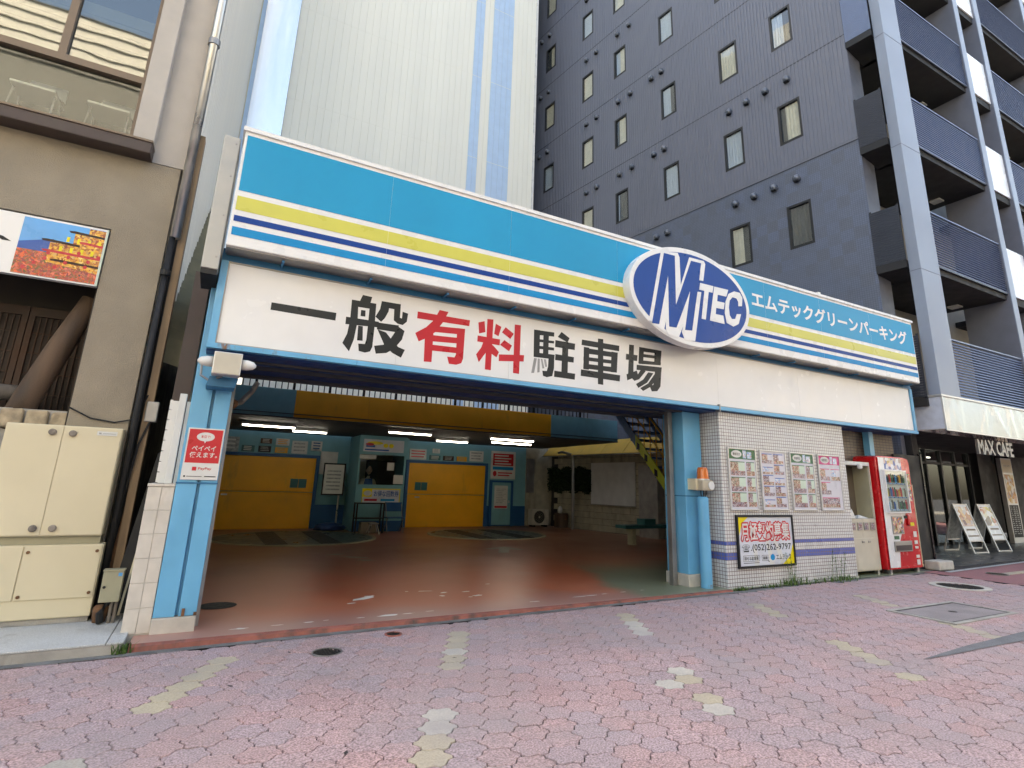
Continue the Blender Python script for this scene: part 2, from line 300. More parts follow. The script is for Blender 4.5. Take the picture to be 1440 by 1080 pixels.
photo_mat('cans', [srgb(150, 30, 30), srgb(60, 110, 60), srgb(220, 190, 150), srgb(50, 80, 150), srgb(210, 120, 60), srgb(230, 220, 210)], 26)
photo_mat('anime_wrap', [srgb(40, 40, 60), srgb(230, 200, 190), srgb(60, 90, 160), srgb(230, 230, 235), srgb(200, 170, 100)], 14)
photo_mat('dish', [srgb(120, 60, 30), srgb(240, 235, 225), srgb(225, 190, 120), srgb(190, 120, 60), srgb(245, 240, 235)], 9)
photo_mat('streetpic', [srgb(250, 235, 180), srgb(200, 120, 60), srgb(240, 240, 235), srgb(210, 190, 60), srgb(120, 90, 80)], 7)
mat('leaf', (0.075, 0.14, 0.03), 0.6, var=0.35, scale=30); mat('leaf_dark', (0.018, 0.04, 0.014), 0.6, var=0.5, scale=10)
mat('hotel_rib', (0.16, 0.175, 0.225), 0.42, var=0.05, scale=0.6, spec=0.5)
mat('hotel_plain', (0.175, 0.187, 0.235), 0.45, var=0.06)
mat('hotel_grey', (0.36, 0.345, 0.33), 0.7, var=0.1)
mat('hotel_pillar', (0.27, 0.315, 0.40), 0.45, var=0.05, scale=1, spec=0.5)
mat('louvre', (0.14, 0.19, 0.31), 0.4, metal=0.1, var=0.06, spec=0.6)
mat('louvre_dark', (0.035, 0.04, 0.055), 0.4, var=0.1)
mat('frost', (0.88, 0.89, 0.93), 0.25, var=0.02)
mat('soffit', (0.025, 0.025, 0.027), 0.7, var=0.2)
mat('winframe', (0.025, 0.026, 0.028), 0.4, var=0.1)
mat('curtain', (0.78, 0.72, 0.58), 0.9, var=0.08, scale=6); mat('curtain_dark', (0.10, 0.10, 0.095), 0.9, var=0.15)
mat('ventcap', (0.15, 0.17, 0.21), 0.3, metal=0.5, var=0.05)
mat('vinyl', (0.60, 0.595, 0.59), 0.12, var=0.03, spec=0.6, bump=0.6, bscale=5, coat=0.4)
mat('cafe_tile', (0.075, 0.08, 0.088), 0.35, var=0.2, spec=0.5)
mat('redpave', (0.30, 0.14, 0.145), 0.85, var=0.1, fine=0.2, bump=0.2)
mat('skin', (0.50, 0.31, 0.22), 0.6, var=0.05); mat('hair', (0.02, 0.016, 0.014), 0.6); mat('uniform', (0.42, 0.38, 0.28), 0.8, var=0.08); mat('collar', (0.03, 0.10, 0.32), 0.7)
mat('opp_a', (0.66, 0.62, 0.55), 0.8, var=0.08); mat('opp_b', (0.62, 0.60, 0.56), 0.8, var=0.05); mat('opp_c', (0.42, 0.36, 0.30), 0.8, var=0.08); mat('opp_glass', (0.05, 0.07, 0.09), 0.1, var=0.1)
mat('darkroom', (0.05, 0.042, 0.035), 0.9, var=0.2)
emit('tube', (1.0, 0.98, 0.94), 5.0)
glass('pane', (0.93, 0.95, 0.95), base=0.09); glass('pane_low', (0.9, 0.93, 0.92), base=0.05); glass('pane_dark', (0.45, 0.48, 0.48), base=0.10); glass('pane_clear', (0.9, 0.93, 0.92), base=0.03)
glass('pane_big', (0.6, 0.64, 0.62), base=0.20)
# white mosaic tiles (50 mm) with two blue bands
tl = brick_mat('tile50', (0.66, 0.66, 0.65), (0.62, 0.625, 0.63), (0.20, 0.15, 0.15), 0.0508, 0.0508, 0.0042, rough=0.28, bump=0.5, var=0.06, z0=0.023, dirt=((0.42, 0.38, 0.33), 0.62, 0.85, 1.3))
def add_bands(m, bands, colr):
    nt = m.node_tree; N = nt.nodes; L = nt.links; br = next(n for n in N if n.type == 'TEX_BRICK'); geo = next(n for n in N if n.type == 'NEW_GEOMETRY')
    sp = N.new('ShaderNodeSeparateXYZ'); L.new(geo.outputs['Position'], sp.inputs[0]); tot = None
    for a, b in bands:
        g = N.new('ShaderNodeMath'); g.operation = 'COMPARE'; L.new(sp.outputs[2], g.inputs[0]); g.inputs[1].default_value = (a + b) / 2; g.inputs[2].default_value = (b - a) / 2
        if tot is None: tot = g.outputs[0]
        else:
            ad = N.new('ShaderNodeMath'); ad.operation = 'ADD'; L.new(tot, ad.inputs[0]); L.new(g.outputs[0], ad.inputs[1]); tot = ad.outputs[0]
    inv = N.new('ShaderNodeMath'); inv.operation = 'SUBTRACT'; inv.inputs[0].default_value = 1; L.new(br.outputs['Fac'], inv.inputs[1])
    mm = N.new('ShaderNodeMath'); mm.operation = 'MULTIPLY'; L.new(tot, mm.inputs[0]); L.new(inv.outputs[0], mm.inputs[1])
    mul = next(n for n in N if n.type == 'MIX'); mx = N.new('ShaderNodeMix'); mx.data_type = 'RGBA'; L.new(mm.outputs[0], mx.inputs[0]); L.new(br.outputs['Color'], mx.inputs[6]); mx.inputs[7].default_value = (*colr, 1)
    L.new(mx.outputs[2], mul.inputs[6])
add_bands(tl, [(0.023 + 0.0508 * 12, 0.023 + 0.0508 * 13), (0.023 + 0.0508 * 8, 0.023 + 0.0508 * 10)], srgb(88, 104, 176))
brick_mat('tile_brown', (0.17, 0.13, 0.10), (0.14, 0.11, 0.085), (0.03, 0.03, 0.03), 0.11, 0.055, 0.006, rough=0.4, bump=0.5)
brick_mat('tile_hotel', (0.13, 0.16, 0.225), (0.115, 0.145, 0.21), (0.06, 0.065, 0.08), 0.05, 0.05, 0.005, rough=0.4, bump=0.3)
# garage floor: worn red paint, green by the right side, grey where it wore through
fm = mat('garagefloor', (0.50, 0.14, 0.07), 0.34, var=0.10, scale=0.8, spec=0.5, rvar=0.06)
def floor_nodes(m):
    nt = m.node_tree; N = nt.nodes; L = nt.links; b = N['Principled BSDF']; geo = next(n for n in N if n.type == 'NEW_GEOMETRY'); mul = next(n for n in N if n.type == 'MIX')
    nz = N.new('ShaderNodeTexNoise'); nz.inputs['Scale'].default_value = 0.8; nz.inputs['Detail'].default_value = 3; L.new(geo.outputs['Position'], nz.inputs[0])
    sp = N.new('ShaderNodeSeparateXYZ'); L.new(geo.outputs['Position'], sp.inputs[0])
    def math_(op, a, b_):
        n = N.new('ShaderNodeMath'); n.operation = op
        for i, v in enumerate((a, b_)):
            if isinstance(v, (int, float)): n.inputs[i].default_value = v
            else: L.new(v, n.inputs[i])
        return n.outputs[0]
    def ss(v, lo, hi):
        n = N.new('ShaderNodeMapRange'); n.interpolation_type = 'SMOOTHSTEP'; n.inputs[1].default_value = lo; n.inputs[2].default_value = hi; L.new(v, n.inputs[0]); return n.outputs[0]
    w = math_('MULTIPLY', math_('SUBTRACT', nz.outputs[0], 0.5), 1.1)
    xx = math_('ADD', sp.outputs[0], w); yy = math_('ADD', sp.outputs[1], w)
    grn = ss(math_('SUBTRACT', xx, math_('MULTIPLY', yy, 0.25)), 3.35, 3.75); grn = math_('MULTIPLY', grn, math_('SUBTRACT', 1.0, math_('MULTIPLY', ss(yy, 7.6, 9.6), 0.85)))
    wear = math_('MULTIPLY', ss(nz.outputs[0], 0.45, 0.80), 0.6)
    edge = math_('MULTIPLY', math_('SUBTRACT', 1.0, ss(yy, 5.95, 7.0)), 0.7)
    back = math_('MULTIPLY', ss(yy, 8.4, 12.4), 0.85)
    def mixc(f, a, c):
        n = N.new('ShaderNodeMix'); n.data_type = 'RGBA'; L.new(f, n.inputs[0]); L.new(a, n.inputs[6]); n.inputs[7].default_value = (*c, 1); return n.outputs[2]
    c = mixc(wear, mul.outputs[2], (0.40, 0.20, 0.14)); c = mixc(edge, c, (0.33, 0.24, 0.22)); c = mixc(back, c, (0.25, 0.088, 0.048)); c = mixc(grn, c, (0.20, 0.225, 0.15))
    L.new(c, b.inputs['Base Color'])
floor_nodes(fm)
# hotel side wall: fine vertical ribs above, chequer of mosaic sheets below
hm = mat('hotel_chequer', (0.13, 0.15, 0.2), 0.42, var=0.04, spec=0.5)
def chequer(m):
    nt = m.node_tree; N = nt.nodes; L = nt.links; geo = next(n for n in N if n.type == 'NEW_GEOMETRY'); mul = next(n for n in N if n.type == 'MIX')
    sp = N.new('ShaderNodeSeparateXYZ'); L.new(geo.outputs['Position'], sp.inputs[0]); cb = N.new('ShaderNodeCombineXYZ'); L.new(sp.outputs[1], cb.inputs[0]); L.new(sp.outputs[2], cb.inputs[1])
    sn = N.new('ShaderNodeVectorMath'); sn.operation = 'SNAP'; sn.inputs[1].default_value = (0.3, 0.3, 0.3); L.new(cb.outputs[0], sn.inputs[0])
    wn_ = N.new('ShaderNodeTexWhiteNoise'); wn_.noise_dimensions = '2D'; L.new(sn.outputs[0], wn_.inputs[0])
    ck = N.new('ShaderNodeTexChecker'); ck.inputs['Scale'].default_value = 1 / 0.3; ck.inputs[1].default_value = (0.1, 0.1, 0.1, 1); ck.inputs[2].default_value = (0.9, 0.9, 0.9, 1); L.new(cb.outputs[0], ck.inputs[0])
    mx = N.new('ShaderNodeMath'); mx.operation = 'MULTIPLY_ADD'; L.new(wn_.outputs[0], mx.inputs[0]); mx.inputs[1].default_value = 0.7
    hv = N.new('ShaderNodeMath'); hv.operation = 'MULTIPLY'; hv.inputs[1].default_value = 0.35; L.new(ck.outputs[1], hv.inputs[0]); L.new(hv.outputs[0], mx.inputs[2])
    rp = N.new('ShaderNodeMix'); rp.data_type = 'RGBA'; L.new(mx.outputs[0], rp.inputs[0]); rp.inputs[6].default_value = (0.130, 0.148, 0.195, 1); rp.inputs[7].default_value = (0.138, 0.168, 0.245, 1)
    br = N.new('ShaderNodeTexBrick'); br.offset = 0; L.new(cb.outputs[0], br.inputs[0]); br.inputs['Scale'].default_value = 1; br.inputs['Brick Width'].default_value = 0.05; br.inputs['Row Height'].default_value = 0.05; br.inputs['Mortar Size'].default_value = 0.004
    br.inputs['Color1'].default_value = (1, 1, 1, 1); br.inputs['Color2'].default_value = (0.93, 0.93, 0.93, 1); br.inputs['Mortar'].default_value = (0.62, 0.62, 0.62, 1)
    m2 = N.new('ShaderNodeMix'); m2.data_type = 'RGBA'; m2.blend_type = 'MULTIPLY'; m2.inputs[0].default_value = 1; L.new(rp.outputs[2], m2.inputs[6]); L.new(br.outputs['Color'], m2.inputs[7])
    L.new(m2.outputs[2], mul.inputs[6])
chequer(hm)
# ------------------------------------------------------------------ ground
def gz(x): return 0.005 * min(max(x, -3), 14)         # the pavement climbs a little along the street
mb = MB(); mb.quad((-300, -300, -0.12), (300, -300, -0.12), (300, 300, -0.12), (-300, 300, -0.12)); tag(obj('ground', mb, 'asphalt', org=(0, 0, 0)), kind='structure')
mb = MB(); mb.quad((-60, -9, -0.075), (60, -9, -0.075), (60, -0.9, -0.075), (-60, -0.9, -0.075)); tag(obj('road', mb, 'asphalt', org=(0, -5, 0)), kind='structure')
mb = MB()
xs = [-14, -3, 0, 4, 8, 11.62]
for a, b in zip(xs, xs[1:]): mb.quad((a, -0.8, gz(a) - 0.012), (b, -0.8, gz(b) - 0.012), (b, 5.9, gz(b) - 0.012), (a, 5.9, gz(a) - 0.012))
pavement = tag(obj('pavement', mb, 'joint', org=(0, 0, 0)), kind='structure')
# interlocking wavy six-sided pavers
AL = radians(4.31); P0 = V(1.2286, 3.1766, 0); v1 = 0.2076 * V(cos(AL), sin(AL), 0); v2 = 0.1908 * V(cos(AL + pi / 3), sin(AL + pi / 3), 0); v3 = v2 - v1
cs = [(v1 + v2) / 3, (v2 + v3) / 3, (v3 - v1) / 3]; cs += [-c for c in cs]
outl = []
for k in range(6):
    a, b = cs[k], cs[(k + 1) % 6]; t = b - a; n = V(t.y, -t.x, 0).normalized()
    for q in (0.0, 0.25, 0.75): outl.append(a + t * q + n * 0.0115 * sin(2 * pi * q))
K = len(outl)
def paver_geo(mb, c, mi=0, jz=0.0, tx=0.0, ty=0.0):
    rings = []
    for sc_, dz in ((0.966, -0.022), (0.966, -0.0035), (0.940, 0.0)):
        for p in outl:
            x = c.x + p.x * sc_; y = c.y + p.y * sc_; rings.append((x, y, gz(x) + dz + jz + tx * p.x + ty * p.y))
    mb.add(rings, [(i, (i + 1) % K, K + (i + 1) % K, K + i) for i in range(K)] + [(K + i, K + (i + 1) % K, 2 * K + (i + 1) % K, 2 * K + i) for i in range(K)] + [tuple(range(2 * K, 3 * K))], mi)
def in_pavement(c):
    if not (-3.2 < c.x < 11.55 and -0.7 < c.y < 5.90): return False
    if 7.55 < c.x < 8.73 and 3.70 < c.y < 4.14: return False
    return True
YEL = {(0, j): 0 for j in (0, 1, 8, 9, 11, 12, 13)}; YEL.update({(0, 2): 1, (0, 3): 1, (0, 10): 1}); YEL.update({(-10, j): 0 for j in range(9, 15)}); YEL[(-10, 5)] = 2
YEL.update({(10, -1): 0, (10, 1): 0, (10, -2): 1, (10, 2): 1, (9, 1): 1, (10, 12): 0, (10, 11): 0, (10, 10): 1, (10, 9): 1, (10, 8): 1})
YEL.update({(20, j): 0 for j in (7, 8, 9, 10, 1, 0, -1, -2, -4)}); YEL.update({(30, j): 0 for j in (8, 7, 6, 5, 0, -1, -2, -3)})
cells = []
Mi = cam.matrix_world.inverted()
for i in range(-40, 70):
    for j in range(-45, 45):
        c = P0 + v1 * i + v2 * j
        if in_pavement(c):
            q = Mi @ V(c.x, c.y, gz(c.x)); d = -q.z; inn = False
            if d > 0.1:
                px = 745.3 + 785.1 * q.x / d; py = 479.2 - 785.1 * q.y / d; inn = -40 < px < 1480 and py < 1110
            cells.append((0 if inn else 1, d if inn else c.length, c, YEL.get((i, j), -1)))
cells.sort(key=lambda t: t[:2])
PM = ['paver_a', 'paver_b', 'paver_c', 'paver_d', 'paver_yellow', 'paver_white', 'paver_grey']
base_me = []
for m_ in PM:
    mb = MB(); rings = []
    for sc_, dz in ((0.966, -0.022), (0.966, -0.0035), (0.940, 0.0)): rings += [(p.x * sc_, p.y * sc_, dz + 0.005 * p.x) for p in outl]
    mb.add(rings, [(i, (i + 1) % K, K + (i + 1) % K, K + i) for i in range(K)] + [(K + i, K + (i + 1) % K, 2 * K + (i + 1) % K, 2 * K + i) for i in range(K)] + [tuple(range(2 * K, 3 * K))])
    me = bpy.data.meshes.new('paver'); me.from_pydata(mb.v, [], mb.f); me.materials.append(MATS[m_]); base_me.append(me)
def pick_mat(y, c):
    if y >= 0: return 4 + y
    w = 0.5 + 0.5 * sin(c.x * 0.9 + 1.3 * sin(c.y * 0.8))
    return random.choices([0, 1, 2, 3], [3, 1.5 + 2 * w, 3.0 - 2 * w, 0.5 + 1.2 * w])[0]
rest = MB(); yrest = []
for n_, (inn, d, c, y) in enumerate(cells):
    mi = pick_mat(y, c); jz = random.uniform(-0.0025, 0.0015)
    if n_ < 300:
        o = bpy.data.objects.new('paver', base_me[mi]); col.objects.link(o); o.parent = pavement; o.location = (c.x, c.y, gz(c.x) + jz); o.rotation_euler = (random.gauss(0, 0.008), random.gauss(0, 0.008), random.gauss(0, 0.006))
    else: paver_geo(rest, c, mi, jz, random.gauss(0, 0.008), random.gauss(0, 0.008))
tag(obj('far_pavers', rest, PM, pavement), kind='stuff')
# kerb of the garage entrance, gutter line
mb = MB()
mb.add([(-0.36, 5.925, -0.03), (6.62, 5.925, 0.0), (6.62, 5.985, 0.059), (-0.36, 5.985, 0.055), (-0.36, 5.935, 0.040), (6.62, 5.935, 0.054), (-0.36, 6.03, -0.05), (6.62, 6.03, -0.05)], [(0, 1, 5, 4), (4, 5, 2, 3), (3, 2, 7, 6)])
tag(obj('entrance_kerb', mb, 'kerbred'), kind='structure')
mb = MB(); mb.quad((-14, 5.83, gz(-3) + 0.004), (-3, 5.83, gz(-3) + 0.004), (-3, 5.95, gz(-3) + 0.005), (-14, 5.95, gz(-3) + 0.005)); mb.quad((-3, 5.83, gz(-3) + 0.004), (6.66, 5.85, gz(6.66) + 0.004), (6.66, 5.95, gz(6.66) + 0.005), (-3, 5.95, gz(-3) + 0.005)); mb.quad((6.66, 5.84, gz(6.66) - 0.004), (12, 5.9, gz(12) - 0.004), (12, 6.7, gz(12) - 0.004), (6.66, 6.3, gz(6.6) - 0.004))
tag(obj('gutter_strip', mb, 'gutter'), kind='structure')
# granite kerb step in front of the neighbour, one slab after another
gk = tag(obj('granite_step', MB().box(-3.6, -0.40, 5.93, 7.2, -0.05, 0.07), 'concrete', org=(-2, 6.5, 0)), kind='structure')
for a, b in ((-3.6, -2.35), (-2.34, -1.45), (-1.44, -0.52), (-0.512, -0.40)): obj('slab', MB().box(a, b, 5.93, 6.02, 0.072, 0.088), 'granite', gk, bevel=0.004); obj('slab', MB().box(a, b, 6.027, 7.0, 0.072, 0.086), 'granite', gk, bevel=0.004)
# right-hand side: red asphalt strip, dark cafe floor
mb = MB(); mb.quad((11.62, -0.8, 0.058), (34, -0.8, 0.07), (34, 6.4, 0.07), (11.62, 6.0, 0.058)); tag(obj('red_path', mb, 'redpave'), kind='structure')
mb = MB()
for i in range(3): mb.box(12.75 + i * 0.62, 13.33 + i * 0.62, 5.18, 5.34, 0.058, 0.066)
tag(obj('tactile_strip', mb, 'paver_yellow'), kind='structure')
cf = tag(obj('cafe_floor', MB().add([(12.05, 5.80, 0.064), (17, 6.12, 0.07), (34, 6.4, 0.074), (34, 9.8, 0.074), (12.05, 9.8, 0.07)], [(0, 1, 2, 3, 4)]), 'joint', org=(14, 7, 0)), kind='structure')
for i in range(12):
    for j in range(6):
        x0 = 12.2 + i * 0.9; y0 = 6.14 + j * 0.6 + 0.062 * (x0 - 12.05) * (j == 0) * 0.3
        obj('floor_tile', MB().box(x0, x0 + 0.892, y0, 6.14 + (j + 1) * 0.6 - 0.008, 0.066, 0.080), 'cafe_tile', cf)
mb = MB(); mb.add([(12.05, 5.74, 0.066), (17, 6.06, 0.073), (34, 6.34, 0.077), (34, 6.42, 0.077), (17, 6.14, 0.073), (12.05, 5.84, 0.066)], [(0, 1, 4, 5), (1, 2, 3, 4)]); obj('edge_strip', mb, 'granite', cf)
# manhole covers and patch
def cover(name, label, c, r, rim, m1, m2):
    z = gz(c[0]) + 0.006; t = thing(name, label, 'manhole', (c[0], c[1], z))
    n = 40; ring = [(c[0] + q * cos(2 * pi * k / n), c[1] + q * sin(2 * pi * k / n), z + h) for q, h in ((r + rim, -0.01), (r + rim, 0.002), (r + 0.004, 0.002), (r + 0.004, -0.008)) for k in range(n)]
    mb = MB(); mb.add(ring, [(l * n + k, l * n + (k + 1) % n, (l + 1) * n + (k + 1) % n, (l + 1) * n + k) for l in range(3) for k in range(n)]); obj('rim', mb, m2, t)
    mb = MB(); mb.disc(c, r, z - 0.004, n)
    for k in range(-4, 5):
        for l in range(-4, 5):
            if math.hypot(k, l) < 4.2: mb.box(c[0] + k * r * 0.21 - r * 0.06, c[0] + k * r * 0.21 + r * 0.06, c[1] + l * r * 0.21 - r * 0.06, c[1] + l * r * 0.21 + r * 0.06, z - 0.004, z)
    obj('lid', mb, m1, t); return t
mat('iron', (0.04, 0.038, 0.036), 0.55, metal=0.5, var=0.3, scale=20)
cover('manhole_cover', 'small round dark iron cover in the pavement below the garage kerb', (1.08, 5.31), 0.11, 0.012, 'iron', 'dullsteel')
cover('valve_cover', 'tiny oval-looking iron valve cover right beside the red kerb', (1.735, 5.645), 0.062, 0.018, 'iron', 'kerbred')
cover('manhole_cover', 'large round iron cover with pale concrete rim near the vending machine', (10.45, 4.88), 0.30, 0.10, 'iron', 'concrete_pale')
cover('manhole_cover', 'round iron cover in the red path before the cafe', (12.75, 5.31), 0.16, 0.012, 'iron', 'dullsteel')
t = thing('hatch_cover', 'rectangular concrete hatch in a pale steel frame set in the pavers', 'hatch', (8.14, 3.92, gz(8.1)))
z = gz(8.14) + 0.007
mb = MB(); mb.box(7.40, 8.88, 3.54, 3.60, z - 0.01, z + 0.003); mb.box(7.40, 8.88, 4.24, 4.30, z - 0.01, z + 0.003); mb.box(7.40, 7.46, 3.60, 4.24, z - 0.01, z + 0.003); mb.box(8.82, 8.88, 3.60, 4.24, z - 0.01, z + 0.003); obj('frame', mb, 'concrete', t)
mb = MB(); mb.box(7.462, 8.818, 3.602, 3.625, z - 0.01, z + 0.001); mb.box(7.462, 8.818, 4.215, 4.238, z - 0.01, z + 0.001); mb.box(7.462, 7.485, 3.625, 4.215, z - 0.01, z + 0.001); mb.box(8.795, 8.818, 3.625, 4.215, z - 0.01, z + 0.001); obj('steel_edge', mb, 'iron', t)
obj('lid', MB().box(7.487, 8.793, 3.627, 4.213, z - 0.01, z - 0.001), 'hatchlid', t); obj('lift_hole', MB().disc((8.14, 3.92), 0.05, z + 0.0005, 20), 'iron', t)
mb = MB(); zz = lambda x: gz(x) + 0.0045
pts = [(5.62, 3.00), (6.0, 2.965), (6.6, 2.945), (7.3, 2.905), (8.6, 2.86), (9.6, 2.84), (9.6, 3.08), (8.5, 3.08), (7.75, 3.08), (7.1, 3.07), (6.5, 3.06), (6.0, 3.03)]
mb.add([(x, y, zz(x)) for x, y in pts], [tuple(range(len(pts)))]); obj('asphalt_patch', mb, 'asphalt_patch', pavement)
# ------------------------------------------------------------------ parking garage: floor, columns, lintel, walls, deck
FZ = 0.055
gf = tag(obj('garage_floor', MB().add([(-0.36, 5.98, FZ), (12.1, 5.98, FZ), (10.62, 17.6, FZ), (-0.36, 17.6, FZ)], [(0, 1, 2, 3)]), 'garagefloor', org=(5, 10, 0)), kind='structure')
mat('floorpaint', (0.85, 0.82, 0.78), 0.6, var=0.15); mat('oldpaint', (0.36, 0.34, 0.29), 0.5, var=0.2)
def blob(cx, cy, w, h, seed, ang=0.0):
    r = random.Random(seed); P = []
    for k in range(11):
        a = 2 * pi * k / 11; q = r.uniform(0.55, 1.15); x = cos(a) * w * q; y = sin(a) * h * q; P.append((cx + x * cos(ang) - y * sin(ang), cy + x * sin(ang) + y * cos(ang)))
    return P
marks = [(1.79, 7.15, 0.13, 0.055, 0.5), (1.62, 6.93, 0.05, 0.022, 0.1), (1.90, 7.27, 0.05, 0.03, 0), (2.62, 7.35, 0.10, 0.02, -0.2), (2.82, 7.18, 0.05, 0.03, 0.3), (2.72, 6.98, 0.03, 0.03, 0), (3.10, 7.14, 0.05, 0.03, 0), (3.14, 6.85, 0.08, 0.04, 0.2), (3.02, 6.80, 0.03, 0.02, 0),
         (0.46, 6.18, 0.075, 0.025, 0), (0.78, 6.19, 0.05, 0.012, 0), (1.06, 6.20, 0.05, 0.018, 0), (1.22, 6.22, 0.03, 0.010, 0), (1.55, 6.2, 0.05, 0.014, 0), (1.84, 6.2, 0.11, 0.03, 0), (2.05, 6.21, 0.06, 0.012, 0), (2.3, 6.23, 0.05, 0.012, 0),
         (3.62, 6.26, 0.06, 0.02, 0), (4.3, 6.32, 0.10, 0.016, 0), (4.48, 6.33, 0.09, 0.02, 0), (4.72, 6.36, 0.04, 0.012, 0), (5.05, 6.38, 0.05, 0.014, 0), (5.38, 6.40, 0.03, 0.012, 0), (3.6, 7.55, 0.03, 0.02, 0), (2.40, 7.4, 0.02, 0.02, 0)]
for k, (x, y, w, h, a) in enumerate(marks):
    P = blob(x, y, w * 1.25, h * 1.25, k, a); obj('paint_flake', MB().add([(p[0], p[1], FZ + 0.003) for p in P], [tuple(range(len(P)))]), 'floorpaint', gf)
def arrow(cx, cy, s, ang, m):
    P = [(-0.13, -0.7), (0.13, -0.7), (0.13, 0.1), (0.42, -0.05), (0.5, 0.12), (0, 0.62), (-0.5, 0.12), (-0.42, -0.05), (-0.13, 0.1)]
    obj('painted_arrow', MB().add([(cx + s * (p[0] * cos(ang) - p[1] * sin(ang)), cy + s * (p[0] * sin(ang) + p[1] * cos(ang)), FZ + 0.003) for p in P], [tuple(range(len(P)))]), m, gf)
arrow(5.75, 11.3, 0.85, radians(-28), 'oldpaint')
for k, (x, y, w, h, a) in enumerate([(2.3, 11.4, 0.22, 0.12, 0.4), (2.55, 10.9, 0.30, 0.09, -0.6), (2.62, 10.45, 0.18, 0.10, -0.5)]): P = blob(x, y, w, h, 50 + k, a); obj('paint_flake', MB().add([(p[0], p[1], FZ + 0.003) for p in P], [tuple(range(len(P)))]), 'oldpaint', gf)
obj('drain_lid', MB().disc((0.29, 7.32), 0.19, FZ + 0.004, 32), 'iron', gf)
def turntable(c, r, label):
    t = thing('car_turntable', label, 'turntable', (c[0], c[1], FZ), 'car turntables in the garage floor'); mb = MB(); mb.disc(c, r, FZ + 0.012, 64); obj('plate', mb, 'turntable', t)
    n = 64; ring = [(c[0] + q * cos(2 * pi * k / n), c[1] + q * sin(2 * pi * k / n), FZ + h) for q, h in ((r + 0.09, 0.002), (r + 0.08, 0.02), (r + 0.005, 0.02)) for k in range(n)]
    obj('rim', MB().add(ring, [(l * n + k, l * n + (k + 1) % n, (l + 1) * n + (k + 1) % n, (l + 1) * n + k) for l in range(2) for k in range(n)]), 'olive_metal', t)
    for s in (-0.55, 0.55): obj('wheel_track', MB().box(c[0] + s - 0.22, c[0] + s + 0.22, c[1] - r * 0.85, c[1] + r * 0.85, FZ + 0.012, FZ + 0.02), 'iron', t)
turntable((2.0, 14.75), 1.75, 'round dark turntable in the floor before the left yellow door'); turntable((6.95, 14.75), 1.55, 'round dark turntable in the floor before the right yellow door')

G = thing('parking_garage', 'blue steel framed entrance building of a tower car park', 'building', (3, 6.3, 0))
def hcolumn(x0, x1, y0, y1, z0, z1, m, name='column'):
    """two flanges facing the street with a recessed groove between them, like the photo's doubled channel"""
    w = x1 - x0; g0 = x0 + w * 0.50; g1 = x0 + w * 0.58
    mb = MB(); mb.box(x0, g0, y0, y1, z0, z1); mb.box(g0, g1, y0 + 0.05, y1, z0 + 0.002, z1 - 0.002); mb.box(g1, x1, y0 + 0.001, y1, z0, z1)
    return obj(name, mb, m, G, bevel=0.006)
c = hcolumn(-0.245, 0.088, 6.25, 6.62, 0.185, 3.5, 'skyblue'); obj('foot', MB().box(-0.25, 0.092, 6.245, 6.64, 0.0, 0.183), 'concrete_pale', c, bevel=0.012)
obj('splice', MB().box(-0.25, 0.093, 6.243, 6.26, 1.33, 1.345), 'midblue', c)
mb = MB(); mb.box(-0.03, -0.005, 6.235, 6.25, 0.19, 0.25); mb.box(0.065, 0.09, 6.236, 6.25, 0.19, 0.215); obj('rust_spot', mb, 'rust', c)
c = obj('column', MB().box(6.22, 6.58, 6.36, 6.80, 0.22, 2.56), 'skyblue', G, bevel=0.008); obj('foot', MB().box(6.2, 6.6, 6.34, 6.82, 0.0, 0.218), 'concrete_pale', c, bevel=0.012); obj('splice', MB().box(6.217, 6.583, 6.356, 6.79, 1.30, 1.315), 'midblue', c)
obj('guide_rail', MB().box(6.07, 6.11, 6.52, 6.60, FZ, 2.6).box(6.13, 6.17, 6.54, 6.62, FZ, 2.6), 'dullsteel', G)
obj('guide_rail', MB().box(0.09, 0.12, 6.45, 6.55, FZ, 2.6), 'dullsteel', G)
mb = MB(); mb.box(-0.19, 12.09, 6.10, 6.28, 2.60, 3.60); mb.box(-0.19, 12.09, 6.08, 7.35, 2.57, 2.598); mb.box(-0.19, 12.09, 7.15, 7.35, 2.598, 3.6); obj('lintel_beam', mb, 'deepblue', G)
mb = MB(); mb.box(0.09, 6.2, 6.34, 6.38, 2.545, 2.569); mb.box(0.09, 6.2, 6.60, 6.66, 2.53, 2.569); mb.box(0.09, 6.2, 7.2, 7.28, 2.53, 2.569); obj('shutter_track', mb, 'ceiling_dark', G)
for k in range(8): obj('ceiling_joist', MB().box(-0.2, 9.6, 7.6 + k * 0.58, 7.68 + k * 0.58, 3.40, 3.60), 'ceiling_dark', G)
obj('roof_and_shade_slab', MB().box(-0.3, 9.6, 6.95, 11.9, 3.60, 3.78), 'ceiling_dark', G)
obj('roof_and_shade_slab', MB().box(-0.3, 9.6, 11.9, 15.6, 4.0, 4.15).box(9.6, 12.0, 6.95, 11.9, 3.62, 3.78), 'ceiling_dark', G)  # unseen roofs added to keep daylight off the garage interior
obj('outer_cladding', MB().box(-0.445, -0.421, 7.02, 17.5, FZ, 3.62), 'darkbrown', G)
obj('cladding_cap', MB().box(-0.447, -0.292, 6.96, 7.0, FZ, 3.62), 'darkbrown', G)
obj('side_wall', MB().box(-0.42, -0.30, 7.0, 17.55, FZ, 3.6), 'aquawall', G)
